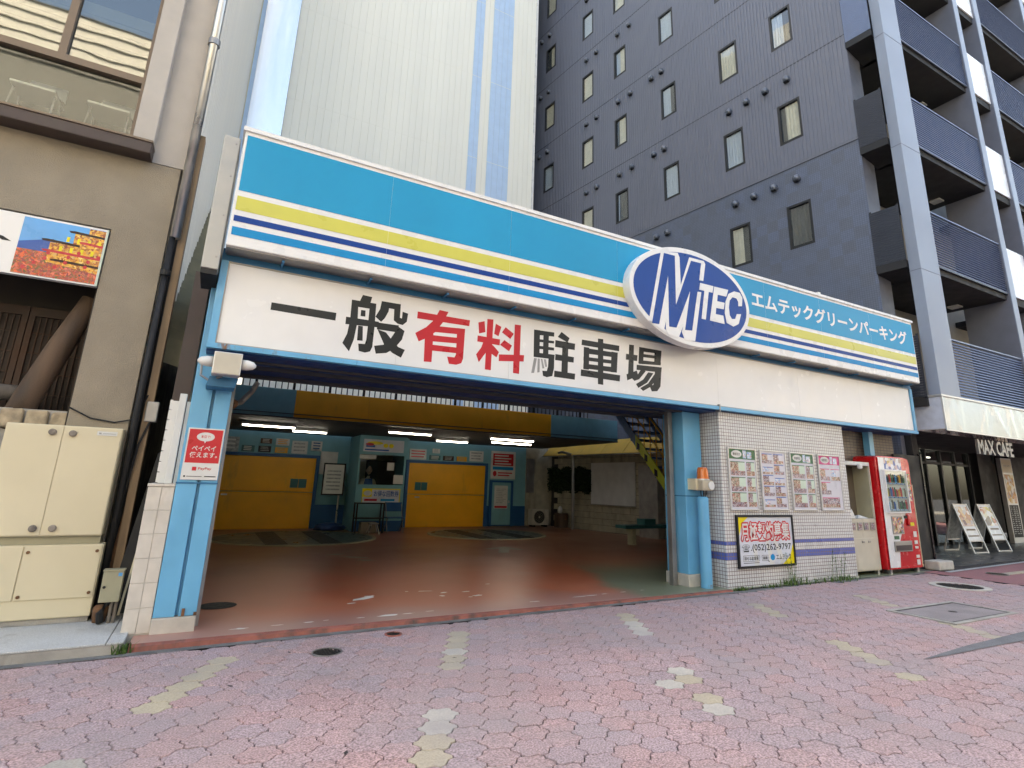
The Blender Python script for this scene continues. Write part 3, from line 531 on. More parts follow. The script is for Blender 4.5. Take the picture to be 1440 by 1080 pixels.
# tower front: aqua wall with blue dado, two yellow lift doors
Wf = faceY(17.60)
mb = MB(); mb.box(-0.3, 9.66, 17.55, 17.6, 0.70, 3.4, 0); mb.box(-0.3, 9.66, 17.54, 17.6, FZ, 0.699, 1); mb.box(9.662, 11.0, 17.55, 17.6, FZ, 3.4, 2); obj('rear_wall', mb, ['aquawall', 'bluewall', 'blockwall'], G)
for x0, x1, hx in ((0.12, 2.68, (2.05, 2.48)), (5.45, 8.07, (5.68, 6.08))):
    d = obj('lift_door', MB().box(x0, x1, 17.47, 17.52, 1.045, 1.985).box(x0, x1, 17.47, 17.52, FZ, 1.030), 'yellowdoor', G, bevel=0.004)
    obj('door_frame', MB().box(x0 - 0.09, x0 - 0.002, 17.43, 17.535, FZ, 2.07).box(x1 + 0.002, x1 + 0.09, 17.43, 17.535, FZ, 2.07).box(x0 - 0.002, x1 + 0.002, 17.43, 17.535, 1.99, 2.07), 'bluewall', d)
    obj('peep_window', MB().box(hx[0], (hx[0] + hx[1]) / 2 - 0.006, 17.462, 17.472, 1.155, 1.40).box((hx[0] + hx[1]) / 2 + 0.006, hx[1], 17.462, 17.472, 1.155, 1.40), 'teal', d)
    obj('latch', MB().box(x0 + 0.25, x0 + 0.40, 17.455, 17.475, 0.93, 0.97), 'steel', d)
d = obj('service_door', MB().box(8.36, 9.07, 17.49, 17.54, 0.10, 1.46), 'aquawall', G); obj('door_frame', MB().box(8.28, 8.358, 17.46, 17.545, FZ, 1.53).box(9.072, 9.15, 17.46, 17.545, FZ, 1.53).box(8.358, 9.072, 17.46, 17.545, 1.462, 1.53), 'bluewall', d)
obj('poster_sheet', MB().box(8.45, 8.95, 17.482, 17.49, 0.62, 1.36), 'notice', d); mb = MB(); mb.box(8.47, 8.93, 17.478, 17.482, 0.64, 0.70, 0)
for k in range(9): mb.box(8.52, 8.88 - 0.06 * (k % 3), 17.478, 17.482, 1.24 - k * 0.055, 1.255 - k * 0.055, 1)
obj('print', mb, ['inkred', 'noticegrey'], d); obj('handle', MB().box(8.98, 9.02, 17.465, 17.49, 0.80, 0.88), 'steel', d)
# upper deck edge: aqua and yellow panels with handrail, dark soffit
mb = MB(); mb.box(0.0, 10.2, 13.06, 17.4, 2.66, 2.78); obj('deck_slab', mb, 'ceiling_dark', G)
for a, b, m in ((-0.28, 1.418, 'aquawall'), (1.422, 3.0, 'yellowdoor'), (3.004, 4.62, 'yellowdoor'), (4.624, 6.25, 'yellowdoor'), (6.254, 7.90, 'yellowdoor'), (7.904, 9.27, 'aquawall'), (9.274, 10.15, 'aquawall')):
    obj('fascia_panel', MB().box(a, b, 13.0, 13.05, 2.66, 3.27), m, G)
mb = MB(); mb.box(-0.28, 10.15, 12.975, 13.0, 2.74, 2.755); mb.box(-0.28, 10.15, 12.98, 13.0, 2.655, 2.68); obj('cable_run', mb, 'ceiling_dark', G)
r = obj('handrail', MB().box(-0.2, 9.2, 13.0, 13.04, 3.60, 3.64).box(-0.2, 9.2, 13.0, 13.03, 3.42, 3.45), 'black', G)
for k in range(75): obj('baluster', MB().box(-0.15 + k * 0.125, -0.13 + k * 0.125, 13.005, 13.025, 3.275, 3.60), 'black', r) if k % 6 else obj('baluster', MB().box(-0.165 + k * 0.125, -0.115 + k * 0.125, 13.0, 13.045, 3.275, 3.8), 'black', r)
# right-hand boundary wall of concrete blocks (same bearing as the hotel)
HD = V(-0.1406, 0.9901, 0)
def rw(s, off, z): p = V(12.32, 6, 0) + HD * s + V(-0.9901, -0.1406, 0) * off; return (p.x, p.y, z)
bw = tag(obj('boundary_wall', MB().hexa([rw(1.2, 0, 0), rw(11.6, 0, 0), rw(11.6, -0.15, 0), rw(1.2, -0.15, 0), rw(1.2, 0, 2.5), rw(11.6, 0, 2.5), rw(11.6, -0.15, 2.5), rw(1.2, -0.15, 2.5)]), 'joint'), 'tall wall of tan concrete blocks inside the garage beside the stairs', 'wall')
blk = None
for i in range(26):
    for j in range(13):
        s0 = 1.25 + i * 0.4 + 0.2 * (j % 2)
        if s0 + 0.39 > 11.6: continue
        mb = MB().hexa([rw(s0, 0.012, FZ + j * 0.19), rw(s0 + 0.39, 0.012, FZ + j * 0.19), rw(s0 + 0.39, 0.001, FZ + j * 0.19), rw(s0, 0.001, FZ + j * 0.19), rw(s0, 0.012, FZ + j * 0.19 + 0.182), rw(s0 + 0.39, 0.012, FZ + j * 0.19 + 0.182), rw(s0 + 0.39, 0.001, FZ + j * 0.19 + 0.182), rw(s0, 0.001, FZ + j * 0.19 + 0.182)])
        if s0 > 5.5: obj('block', mb, 'blockwall', bw)
mb = MB()   # nearer stretch, hidden behind the tiled wall, in one piece
mb.hexa([rw(1.2, 0.01, FZ), rw(5.5, 0.01, FZ), rw(5.5, 0.002, FZ), rw(1.2, 0.002, FZ), rw(1.2, 0.01, 2.5), rw(5.5, 0.01, 2.5), rw(5.5, 0.002, 2.5), rw(1.2, 0.002, 2.5)]); obj('render_coat', mb, 'blockwall', bw)

# ------------------------------------------------------------------ tiled wall beside the entrance
tw = MB(); tw.box(6.66, 9.74, 6.05, 6.25, 0.0, 2.572); tw.box(6.66, 6.86, 6.25, 6.9, 0.0, 2.572)
tile_wall = tag(obj('tiled_wall', tw, 'tile50', bevel=0.004), 'white mosaic tiled wall with two blue bands beside the entrance', 'wall')
mb = MB()
for k in range(61): mb.box(6.662 + k * 0.0508, 6.662 + k * 0.0508 + 0.046, 6.043, 6.05, 0.0, 0.07)
tag(obj('base_tiles', mb, 'tile50', tile_wall), kind='stuff')
# recess with the can machine
rc = tag(obj('recess_wall', MB().box(9.76, 12.05, 6.45, 6.55, 1.2, 2.57), 'tile_brown'), 'brown tiled recess above the cream drink cabinet', 'wall')
obj('post', MB().box(10.98, 11.12, 6.30, 6.42, 1.6, 2.57), 'skyblue', rc)
CH={'一': [[(0.308, 3.124), (0.943, 3.123), (0.942, 3.037), (0.308, 3.045)]], '般': [[(1.197, 3.375), (1.3, 3.369), (1.286, 3.289), (1.17, 3.29)], [(1.09, 3.3), (1.351, 3.301), (1.351, 3.232), (1.09, 3.229)], [(1.087, 3.3), (1.157, 3.299), (1.171, 3.062), (1.151, 2.86), (1.115, 2.725), (1.038, 2.808), (1.076, 2.914), (1.091, 3.065)], [(1.282, 3.299), (1.351, 3.298), (1.357, 3.026), (1.354, 2.808), (1.335, 2.755), (1.282, 2.735), (1.215, 2.744), (1.202, 2.824), (1.272, 2.829), (1.283, 2.88), (1.284, 3.031)], [(1.046, 3.099), (1.399, 3.1), (1.399, 3.036), (1.047, 3.017)], [(1.195, 3.201), (1.243, 3.203), (1.247, 3.134), (1.196, 3.132)], [(1.182, 3.022), (1.232, 3.022), (1.245, 2.861), (1.186, 2.857)], [(1.409, 3.343), (1.501, 3.343), (1.494, 3.237), (1.46, 3.153), (1.423, 3.104), (1.355, 3.152), (1.398, 3.246)], [(1.409, 3.343), (1.625, 3.345), (1.626, 3.274), (1.416, 3.275)], [(1.552, 3.338), (1.625, 3.341), (1.628, 3.187), (1.651, 3.181), (1.652, 3.262), (1.717, 3.25), (1.71, 3.152), (1.666, 3.107), (1.606, 3.114), (1.561, 3.145)], [(1.384, 3.091), (1.624, 3.095), (1.616, 3.013), (1.384, 3.013)], [(1.599, 3.091), (1.693, 3.042), (1.672, 2.939), (1.597, 2.826), (1.512, 2.763), (1.398, 2.739), (1.372, 2.824), (1.472, 2.85), (1.539, 2.919), (1.586, 3.011)], [(1.391, 3.014), (1.488, 2.992), (1.556, 2.921), (1.637, 2.848), (1.715, 2.826), (1.678, 2.731), (1.577, 2.772), (1.48, 2.851)]], '有': [[(1.827, 3.296), (2.477, 3.3), (2.472, 3.225), (1.826, 3.214)], [(2.088, 3.361), (2.199, 3.355), (2.143, 3.225), (2.053, 3.085), (1.952, 2.999), (1.865, 2.947), (1.818, 3.039), (1.942, 3.129), (2.033, 3.234)], [(1.933, 3.022), (2.033, 3.108), (2.034, 2.728), (1.942, 2.723)], [(2.029, 3.159), (2.417, 3.183), (2.421, 3.11), (2.028, 3.084)], [(2.319, 3.178), (2.421, 3.183), (2.416, 2.817), (2.396, 2.761), (2.332, 2.735), (2.244, 2.736), (2.217, 2.817), (2.308, 2.82), (2.324, 2.858)], [(2.023, 3.045), (2.33, 3.06), (2.331, 2.991), (2.025, 2.971)], [(2.025, 2.932), (2.33, 2.941), (2.331, 2.873), (2.026, 2.862)]], '料': [[(2.588, 3.292), (2.669, 3.322), (2.687, 3.185), (2.604, 3.156)], [(2.821, 3.315), (2.899, 3.287), (2.865, 3.16), (2.804, 3.183)], [(2.705, 3.356), (2.787, 3.362), (2.781, 2.725), (2.702, 2.726)], [(2.587, 3.129), (2.888, 3.124), (2.885, 3.047), (2.585, 3.054)], [(2.667, 3.067), (2.735, 3.067), (2.706, 2.935), (2.619, 2.803), (2.579, 2.894), (2.64, 2.984)], [(2.756, 3.06), (2.807, 3.028), (2.88, 2.963), (2.849, 2.892), (2.771, 2.934)], [(2.957, 3.292), (3.075, 3.225), (3.029, 3.151), (2.91, 3.218)], [(2.947, 3.125), (3.055, 3.07), (3.018, 2.992), (2.889, 3.056)], [(2.882, 2.935), (3.23, 2.973), (3.226, 2.89), (2.881, 2.851)], [(3.084, 3.348), (3.172, 3.352), (3.167, 2.726), (3.081, 2.728)]], '駐': [[(3.363, 3.327), (3.452, 3.331), (3.452, 2.977), (3.366, 2.973)], [(3.363, 3.327), (3.667, 3.335), (3.665, 3.279), (3.365, 3.262)], [(3.367, 3.208), (3.666, 3.22), (3.665, 3.186), (3.365, 3.171)], [(3.369, 3.122), (3.668, 3.131), (3.666, 3.093), (3.368, 3.08)], [(3.365, 3.03), (3.677, 3.038), (3.673, 2.977), (3.367, 2.969)], [(3.504, 3.328), (3.587, 3.331), (3.582, 3.031), (3.502, 3.031)], [(3.587, 3.005), (3.673, 3.002), (3.671, 2.86), (3.647, 2.755), (3.565, 2.731), (3.509, 2.743), (3.498, 2.808), (3.563, 2.81), (3.581, 2.87)], [(3.779, 3.361), (3.905, 3.295), (3.874, 3.23), (3.721, 3.284)], [(3.685, 3.236), (3.994, 3.232), (3.987, 3.145), (3.682, 3.144)], [(3.689, 3.05), (3.975, 3.047), (3.971, 2.972), (3.685, 2.97)], [(3.795, 3.235), (3.886, 3.238), (3.879, 2.782), (3.782, 2.781)], [(3.676, 2.83), (3.997, 2.827), (3.99, 2.747), (3.673, 2.749)]], 'ticks': [[(3.374, 2.956), (3.415, 2.955), (3.379, 2.764), (3.338, 2.759)], [(3.427, 2.957), (3.459, 2.957), (3.459, 2.783), (3.425, 2.775)], [(3.471, 2.959), (3.497, 2.958), (3.527, 2.843), (3.499, 2.835)], [(3.515, 2.958), (3.55, 2.959), (3.569, 2.868), (3.541, 2.861)]], '車': [[(4.102, 3.307), (4.731, 3.311), (4.725, 3.231), (4.095, 3.23)], [(4.365, 3.36), (4.455, 3.365), (4.45, 2.728), (4.361, 2.731)], [(4.133, 3.209), (4.223, 3.211), (4.215, 2.907), (4.126, 2.906)], [(4.593, 3.208), (4.702, 3.208), (4.681, 2.924), (4.576, 2.92)], [(4.133, 3.198), (4.702, 3.203), (4.696, 3.135), (4.131, 3.122)], [(4.128, 3.076), (4.692, 3.09), (4.689, 3.04), (4.126, 3.024)], [(4.126, 2.981), (4.685, 2.995), (4.679, 2.924), (4.124, 2.917)], [(4.089, 2.898), (4.738, 2.894), (4.728, 2.807), (4.084, 2.81)]], '場': [[(4.905, 3.355), (4.991, 3.358), (4.968, 2.909), (4.876, 2.921)], [(4.846, 3.214), (5.052, 3.219), (5.042, 3.133), (4.839, 3.129)], [(4.848, 2.922), (5.032, 2.996), (5.058, 2.925), (4.86, 2.837)], [(5.085, 3.346), (5.175, 3.347), (5.149, 3.101), (5.064, 3.106)], [(5.369, 3.34), (5.504, 3.347), (5.474, 3.131), (5.355, 3.128)], [(5.085, 3.346), (5.504, 3.347), (5.496, 3.299), (5.08, 3.283)], [(5.154, 3.252), (5.479, 3.261), (5.475, 3.218), (5.15, 3.205)], [(5.079, 3.154), (5.485, 3.17), (5.477, 3.127), (5.072, 3.098)], [(5.034, 3.08), (5.497, 3.099), (5.484, 3.023), (5.027, 3.006)], [(5.104, 3.016), (5.196, 3.009), (5.071, 2.877), (4.986, 2.844), (4.944, 2.873), (5.03, 2.917)], [(5.366, 3.025), (5.484, 3.026), (5.461, 2.818), (5.399, 2.743), (5.296, 2.728), (5.255, 2.807), (5.328, 2.824)], [(5.239, 2.996), (5.335, 2.994), (5.213, 2.843), (5.053, 2.752), (5.013, 2.803), (5.143, 2.88)], [(5.355, 2.982), (5.406, 2.938), (5.284, 2.796), (5.137, 2.718), (5.087, 2.753), (5.233, 2.836)]]}
LOGO={'M': [(5.245, 4.678), (5.453, 4.683), (5.436, 3.927), (5.773, 4.677), (5.978, 4.682), (5.728, 3.598), (5.591, 3.586), (5.728, 4.203), (5.429, 3.593), (5.293, 3.587), (5.308, 4.349), (5.11, 3.592), (4.984, 3.587)], 'W': [[(5.191, 4.691), (5.245, 4.678), (4.984, 3.587), (4.932, 3.626)], [(5.191, 4.691), (5.515, 4.745), (5.547, 4.678), (5.549, 4.254), (5.436, 3.927), (5.453, 4.683), (5.245, 4.678)], [(5.549, 4.254), (5.742, 4.727), (5.773, 4.677), (5.436, 3.927)], [(5.742, 4.727), (6.039, 4.734), (6.066, 4.689), (6.005, 4.408), (5.925, 4.404), (5.978, 4.682), (5.773, 4.677)], [(5.878, 4.216), (5.951, 4.221), (5.779, 3.45), (5.579, 3.44), (5.532, 3.547), (5.563, 3.647), (5.591, 3.586), (5.728, 3.598)], [(5.308, 4.349), (5.293, 3.587), (5.239, 3.662), (5.198, 3.526), (5.261, 3.472), (4.931, 3.61), (4.984, 3.587), (5.11, 3.592)], [(5.293, 3.587), (5.429, 3.593), (5.728, 4.203), (5.591, 3.586), (5.563, 3.647), (5.459, 3.446), (5.261, 3.472), (5.234, 3.548), (5.239, 3.662)]], 'T': [(5.938, 4.364), (6.21, 4.366), (6.183, 4.258), (6.104, 4.257), (6.012, 3.81), (5.929, 3.809), (6.017, 4.255), (5.914, 4.254)], 'E': [(6.229, 4.365), (6.525, 4.37), (6.474, 4.252), (6.29, 4.249), (6.27, 4.142), (6.429, 4.145), (6.4, 4.037), (6.242, 4.031), (6.223, 3.932), (6.382, 3.934), (6.399, 3.806), (6.098, 3.811)], 'C': [(6.808, 4.161), (6.829, 4.302), (6.778, 4.371), (6.655, 4.372), (6.527, 4.307), (6.45, 4.167), (6.42, 3.984), (6.449, 3.831), (6.59, 3.798), (6.704, 3.856), (6.775, 4.025), (6.682, 4.012), (6.638, 3.925), (6.564, 3.912), (6.521, 3.966), (6.515, 4.09), (6.542, 4.202), (6.608, 4.269), (6.694, 4.267), (6.732, 4.219), (6.727, 4.146)]}
# ------------------------------------------------------------------ roof sign (long light box with stripes)
SY = 5.75; F = faceY(SY)
rs = thing('roof_sign', 'long blue roof sign with yellow and blue stripes over the entrance', 'sign', (5.9, 5.9, 3.55))
def sx(x): return x
Z0, Z1 = 3.55, 4.82
mb = MB(); mb.box(-0.17, 12.0, SY, SY + 0.30, Z0, Z1); obj('light_box', mb, 'signwhite', rs, bevel=0.01)
obj('top_trim', MB().box(-0.19, 12.02, SY - 0.02, SY + 0.33, Z1 - 0.03, Z1 + 0.015), 'signwhite', rs)
mb = MB(); mb.box(-0.16, 11.99, SY + 0.02, SY + 0.28, Z0 - 0.012, Z0 - 0.001); obj('underside', mb, 'dullsteel', rs)
for k in range(14): obj('bracket', MB().bar((0.35 + k * 0.88, SY + 0.05, Z0 - 0.04), (0.35 + k * 0.88, SY + 0.36, Z0 - 0.04), 0.022, 0.022), 'midblue', rs)
seams = [-0.145, 1.35, 2.86, 4.52, 6.1, 7.55, 9.0, 10.5, 11.975]
for za, zb, m in ((4.135, 4.748, 'cyan'), (3.925, 4.075, 'yellow_film'), (3.806, 3.868, 'royal'), (3.662, 3.748, 'cyan_light')):
    for a, b in zip(seams, seams[1:]): obj('stripe', MB().rect(a + 0.001, b - 0.001, za, zb, F, 0.003), m, rs)
obj('lettering', put_text(MB(), 'kata', 7.23, 11.74, 4.27, 4.56, F, 0.007), 'signwhite', rs)
mat('acrylic_blue', (0.010, 0.062, 0.29), 0.35, var=0.04, spec=0.25)
ov = obj('oval_logo', MB().prism(ell(5.794, 4.112, 1.185, 0.742, 72), F, 0.0, 0.15), 'signwhite', rs, bevel=0.008)
obj('blue_field', MB().prism(ell(5.792, 4.110, 1.115, 0.665, 72), F, 0.1505, 0.153), 'acrylic_blue', ov)
for k, q in enumerate(LOGO['W']): obj('white_shadow', MB().prism(q, F, 0.1535, 0.1550 + 0.0003 * k), 'signwhite', ov)
obj('letter', MB().prism(LOGO['M'], F, 0.154, 0.1585), 'acrylic_blue', ov)
for ch in 'TEC': obj('letter', MB().prism(LOGO[ch], F, 0.1535, 0.1585), 'signwhite', ov)
obj('top_lamp', MB().box(9.05, 9.12, SY + 0.02, SY + 0.1, Z1 + 0.016, Z1 + 0.07), 'plastic_white', rs)
# narrow end cabinet beside the sign
ec = thing('end_cabinet', 'narrow upright metal cabinet hung at the left end of the roof sign', 'sign cabinet', (-0.27, 6.0, 3.3))
obj('case', MB().box(-0.345, -0.20, 5.80, 6.35, 3.30, 4.72), 'endcab', ec, bevel=0.01); obj('bottom_cap', MB().box(-0.34, -0.205, 5.81, 6.34, 3.25, 3.298), 'black', ec)
for zz in (3.42, 3.85, 4.28, 4.64): obj('rivet', MB().box(-0.24, -0.225, 5.795, 5.8, zz, zz + 0.015), 'dullsteel', ec)
# ------------------------------------------------------------------ white fascia sign with the seven big characters
ws = thing('entrance_sign', 'long white sign with seven large black and red characters over the opening', 'sign', (5.9, 6.0, 2.6))
WF = faceY(6.0)
obj('back_box', MB().box(-0.19, 12.10, 6.004, 6.10, 2.60, 3.56), 'midblue', ws)
obj('upper_rail', MB().box(-0.19, 12.10, 5.985, 6.004, 3.47, 3.52).box(-0.19, 12.10, 5.995, 6.004, 3.522, 3.60), 'midblue', ws)
obj('side_rail', MB().box(-0.19, -0.125, 5.97, 6.004, 2.60, 3.47), 'skyblue', ws, bevel=0.004); obj('side_rail', MB().box(12.02, 12.10, 5.97, 6.004, 2.60, 3.47), 'skyblue', ws, bevel=0.004)
obj('lower_rail', MB().box(-0.19, 1.2, 5.955, 6.03, 2.58, 2.632), 'skyblue_rust', ws, bevel=0.004); obj('lower_rail', MB().box(1.202, 6.59, 5.955, 6.03, 2.58, 2.632), 'skyblue', ws, bevel=0.004); obj('lower_rail', MB().box(6.602, 12.10, 5.955, 6.03, 2.578, 2.63), 'skyblue', ws, bevel=0.004)
obj('rail_joint', MB().box(6.585, 6.607, 5.95, 6.03, 2.55, 2.66), 'dullsteel', ws)
sm = [-0.118, 1.62, 3.02, 4.72, 6.62, 8.55, 10.3, 12.012]
for a, b in zip(sm, sm[1:]): obj('panel', MB().box(a + 0.0012, b - 0.0012, 5.992, 6.0035, 2.637, 3.465), 'whiteboard', ws)
obj('inner_trim', MB().box(-0.124, 12.018, 5.982, 5.9915, 3.455, 3.469).box(-0.124, 12.018, 5.982, 5.9915, 2.633, 2.645).box(-0.1245, -0.112, 5.981, 5.9915, 2.645, 3.455), 'dullsteel', ws)
CF = faceY(5.992)
for ch, m in (('一', 'inkblack'), ('般', 'inkblack'), ('有', 'inkred'), ('料', 'inkred'), ('駐', 'inkblack'), ('ticks', 'fadedink'), ('車', 'inkblack'), ('場', 'inkblack')):
    mb = MB()
    for k, q in enumerate(CH[ch]): mb.flat(q, CF, 0.0006 + 0.00006 * k)
    obj('letter' if ch != 'ticks' else 'peeling_strokes', mb, m, ws)
# ------------------------------------------------------------------ flood lamp, posters on posts
fl = thing('flood_lamp', 'double-ended steel flood lamp on the corner of the white sign', 'lamp', (0.0, 5.9, 2.3))
obj('housing', MB().box(-0.11, 0.125, 5.78, 5.94, 2.31, 2.52), 'alu', fl, bevel=0.008); obj('front_plate', MB().box(-0.10, 0.115, 5.772, 5.779, 2.32, 2.51), 'cream_metal', fl)
for s, x in ((-1, -0.112), (1, 0.127)):
    n = 14; mb = MB(); c0 = V(x, 5.86, 2.43); prof = [(0.0, 0.05), (0.05, 0.048), (0.10, 0.036), (0.125, 0.01)]
    mb.tube([c0 + V(s * a, 0, 0) for a, r_ in prof], [r_ for a, r_ in prof], n); obj('lens', mb, 'plastic_white', fl, smooth=True)
mb = MB(); mb.tube([(-0.02, 5.9, 2.31), (-0.12, 6.05, 2.28), (-0.2, 6.15, 2.34), (-0.21, 6.18, 2.5)], 0.012, 8); obj('conduit', mb, 'dullsteel', fl)
obj('bracket', MB().hexa([(-0.14, 5.95, 2.22), (0.1, 5.95, 2.22), (0.1, 6.246, 2.22), (-0.14, 6.246, 2.22), (-0.12, 5.95, 2.31), (0.12, 5.95, 2.31), (0.12, 6.246, 2.31), (-0.12, 6.246, 2.31)]), 'midblue', fl)
pp_ = thing('payment_poster', 'small red and white payment poster on the left blue column', 'poster', (-0.07, 6.24, 1.36))
PF = faceY(6.243); x0, x1, z0, z1 = -0.222, 0.082, 1.366, 1.846
obj('board', MB().box(x0, x1, 6.236, 6.243, z0, z1), 'notice', pp_, bevel=0.002); PF = faceY(6.236)
obj('red_field', MB().rect(x0 + 0.012, x1 - 0.012, z0 + 0.155, z1 - 0.012, PF, 0.001), 'inkred', pp_); obj('bubble', MB().flat(ell(-0.07, 1.765, 0.075, 0.042, 30), PF, 0.002).flat([(-0.085, 1.735), (-0.055, 1.735), (-0.07, 1.705)], PF, 0.0022), 'notice', pp_)
mb = MB(); put_text(mb, 'pay1', -0.17, 0.03, 1.632, 1.682, PF, 0.002); put_text(mb, 'pay2', -0.18, 0.05, 1.57, 1.622, PF, 0.002); obj('lettering', mb, 'notice', pp_)
mb = MB(); put_text(mb, 'pay3', -0.11, -0.03, 1.752, 1.782, PF, 0.003); put_text(mb, 'pay4', -0.09, 0.02, 1.453, 1.482, PF, 0.002); mb.rect(-0.14, -0.105, 1.45, 1.485, PF, 0.002); obj('lettering', mb, 'inkred', pp_)
mb = MB(); mb.rect(-0.2, -0.185, 1.39, 1.405, PF, 0.002); mb.rect(-0.175, -0.05, 1.395, 1.4, PF, 0.002); mb.rect(-0.03, 0.065, 1.394, 1.402, PF, 0.002); obj('small_print', mb, 'inkblack', pp_)
# ------------------------------------------------------------------ posters on the tiled wall
TF = faceY(6.025)
def poster(x0, x1, label, head, layout):
    z0, z1 = 1.122, 2.036
    t = thing('framed_poster', label, 'poster', ((x0 + x1) / 2, 6.04, z0), 'framed food posters on the tiled wall'); w = 0.018
    obj('frame', MB().box(x0, x1, 6.02, 6.049, z1 - w, z1).box(x0, x1, 6.02, 6.049, z0, z0 + w).box(x0, x0 + w, 6.02, 6.049, z0 + w, z1 - w).box(x1 - w, x1, 6.02, 6.049, z0 + w, z1 - w), 'alu', t, bevel=0.003)
    obj('sheet', MB().box(x0 + w, x1 - w, 6.032, 6.049, z0 + w, z1 - w), 'lavender', t); P = faceY(6.032)
    if head:
        obj('headline', MB().rect(x0 + w, x1 - w, z1 - 0.165, z1 - w, P, 0.0008), head, t)
        obj('bubble', MB().flat(ell(x0 + 0.19, z1 - 0.09, 0.115, 0.055, 24), P, 0.0016), 'notice', t); obj('lettering', put_text(MB(), 'poster', x0 + 0.11, x0 + 0.27, z1 - 0.115, z1 - 0.07, P, 0.0024), 'inkblack', t)
        obj('bottle_picture', MB().rect(x0 + 0.33, x0 + 0.40, z1 - 0.15, z1 - 0.03, P, 0.0016).rect(x0 + 0.42, x0 + 0.52, z1 - 0.15, z1 - 0.05, P, 0.0016), 'food_c', t)
    for (a, b, c_, d_, m, m2) in layout:
        obj('picture', MB().rect(x0 + a, x0 + b, z0 + c_, z0 + d_, P, 0.0008), m2, t)
        obj('picture', MB().rect(x0 + a, x0 + a + (b - a) * 0.55, z0 + c_, z0 + d_, P, 0.0014), m, t)
        obj('picture', MB().rect(x0 + a, x0 + b, z0 + c_, z0 + c_ + (d_ - c_) * 0.35, P, 0.0018), 'food_b' if m == 'food_a' else 'food_a', t)
        obj('caption_bar', MB().rect(x0 + a, x0 + b, z0 + d_, z0 + d_ + 0.012, P, 0.0012), head or 'blue_ink', t)
grid = lambda rows, m2: [(a, b, c_, c_ + 0.195, m, m2) for c_, in rows for a, b, m in ((0.045, 0.36, 'food_a'), (0.395, 0.575, 'food_b'))]
rows = [(0.505,), (0.275,), (0.05,)]
poster(6.785, 7.402, 'framed menu poster with green headline, nearest the entrance column', 'green_ink', grid(rows, 'mint'))
poster(7.496, 8.106, 'framed poster without headline, many small drink pictures, second from the column', None, [(0.05 + k * 0.27, 0.29 + k * 0.26, 0.05 + r_ * 0.165, 0.05 + r_ * 0.165 + (0.14 if (k + r_) % 3 else 0.10), ('food_c', 'food_a', 'food_b')[(k + r_) % 3], 'lavender') for k in range(2) for r_ in range(5)])
poster(8.215, 8.821, 'framed menu poster with green headline, between the drinks poster and the pink one', 'green_ink', grid(rows, 'mint'))
poster(8.936, 9.545, 'framed menu poster with pink headline, nearest the drink cabinet', 'magenta_ink', [(0.04, 0.29, 0.49, 0.67, 'food_a', 'lavender'), (0.33, 0.57, 0.49, 0.67, 'food_c', 'lavender'), (0.04, 0.29, 0.26, 0.45, 'food_a', 'lavender'), (0.04, 0.5, 0.05, 0.20, 'food_b', 'food_b')])
# monthly parking board
t = thing('monthly_parking_board', 'black framed white and yellow board with red headline and phone number', 'sign', (7.5, 6.03, 0.31)); x0, x1, z0, z1 = 6.873, 8.142, 0.311, 1.055; w = 0.03
obj('frame', MB().box(x0, x1, 6.01, 6.049, z1 - w, z1).box(x0, x1, 6.01, 6.049, z0, z0 + w).box(x0, x0 + w, 6.01, 6.049, z0 + w, z1 - w).box(x1 - w, x1, 6.01, 6.049, z0 + w, z1 - w), 'black', t, bevel=0.003)
obj('sheet', MB().box(x0 + w, x1 - w, 6.028, 6.049, z0 + w, z1 - w), 'pale_ink', t); P = faceY(6.028)
obj('yellow_corner', MB().flat([(x0 + w, z1 - w), (x0 + 0.26, z1 - w), (x0 + 0.12, z1 - 0.12), (x0 + w, z1 - 0.33)], P, 0.0008), 'yellow_ink', t); obj('yellow_corner', MB().flat([(x1 - w, z0 + w), (x1 - 0.30, z0 + w), (x1 - 0.12, z0 + 0.14), (x1 - w, z0 + 0.32)], P, 0.0008), 'yellow_ink', t)
obj('ray_stripe', MB().flat([(7.22, 0.34), (7.32, 0.34), (7.27, 0.62), (7.2, 0.62)], P, 0.0006).flat([(7.55, 0.34), (7.66, 0.34), (7.5, 0.9), (7.45, 0.9)], P, 0.0006).flat([(7.8, 0.34), (7.9, 0.4), (7.62, 0.9), (7.58, 0.9)], P, 0.0006), 'notice', t)
mb = MB()
for k in range(12):
    dx, dz = 0.020 * cos(k * pi / 6), 0.020 * sin(k * pi / 6); put_text(mb, 'tsuki', 6.965 + dx, 8.045 + dx, 0.69 + dz, 0.95 + dz, P, 0.0012 + 0.00008 * k)
tag(obj('headline_outline', mb, 'inkred', t), kind='stuff'); obj('headline', put_text(MB(), 'tsuki', 6.965, 8.045, 0.69, 0.95, P, 0.0028), 'notice', t)
obj('phone_symbol', put_text(MB(), 'phone', 6.97, 7.13, 0.53, 0.64, P, 0.0014), 'inkblack', t); obj('phone_number', put_text(MB(), 'tel', 7.15, 8.06, 0.52, 0.64, P, 0.0016), 'inkblack', t); mb = MB(); put_text(mb, 'search1', 7.0, 7.30, 0.415, 0.47, P, 0.002); put_text(mb, 'search2', 7.40, 7.50, 0.415, 0.465, P, 0.002); put_text(mb, 'mtec', 7.70, 8.04, 0.405, 0.485, P, 0.0014); mb.rect(6.98, 7.32, 0.376, 0.384, P, 0.0014)
def outline(mb, a, b, c_, d_, w_, P, dd): mb.rect(a, b, c_, c_ + w_, P, dd); mb.rect(a, b, d_ - w_, d_, P, dd); mb.rect(a, a + w_, c_ + w_, d_ - w_, P, dd); mb.rect(b - w_, b, c_ + w_, d_ - w_, P, dd)
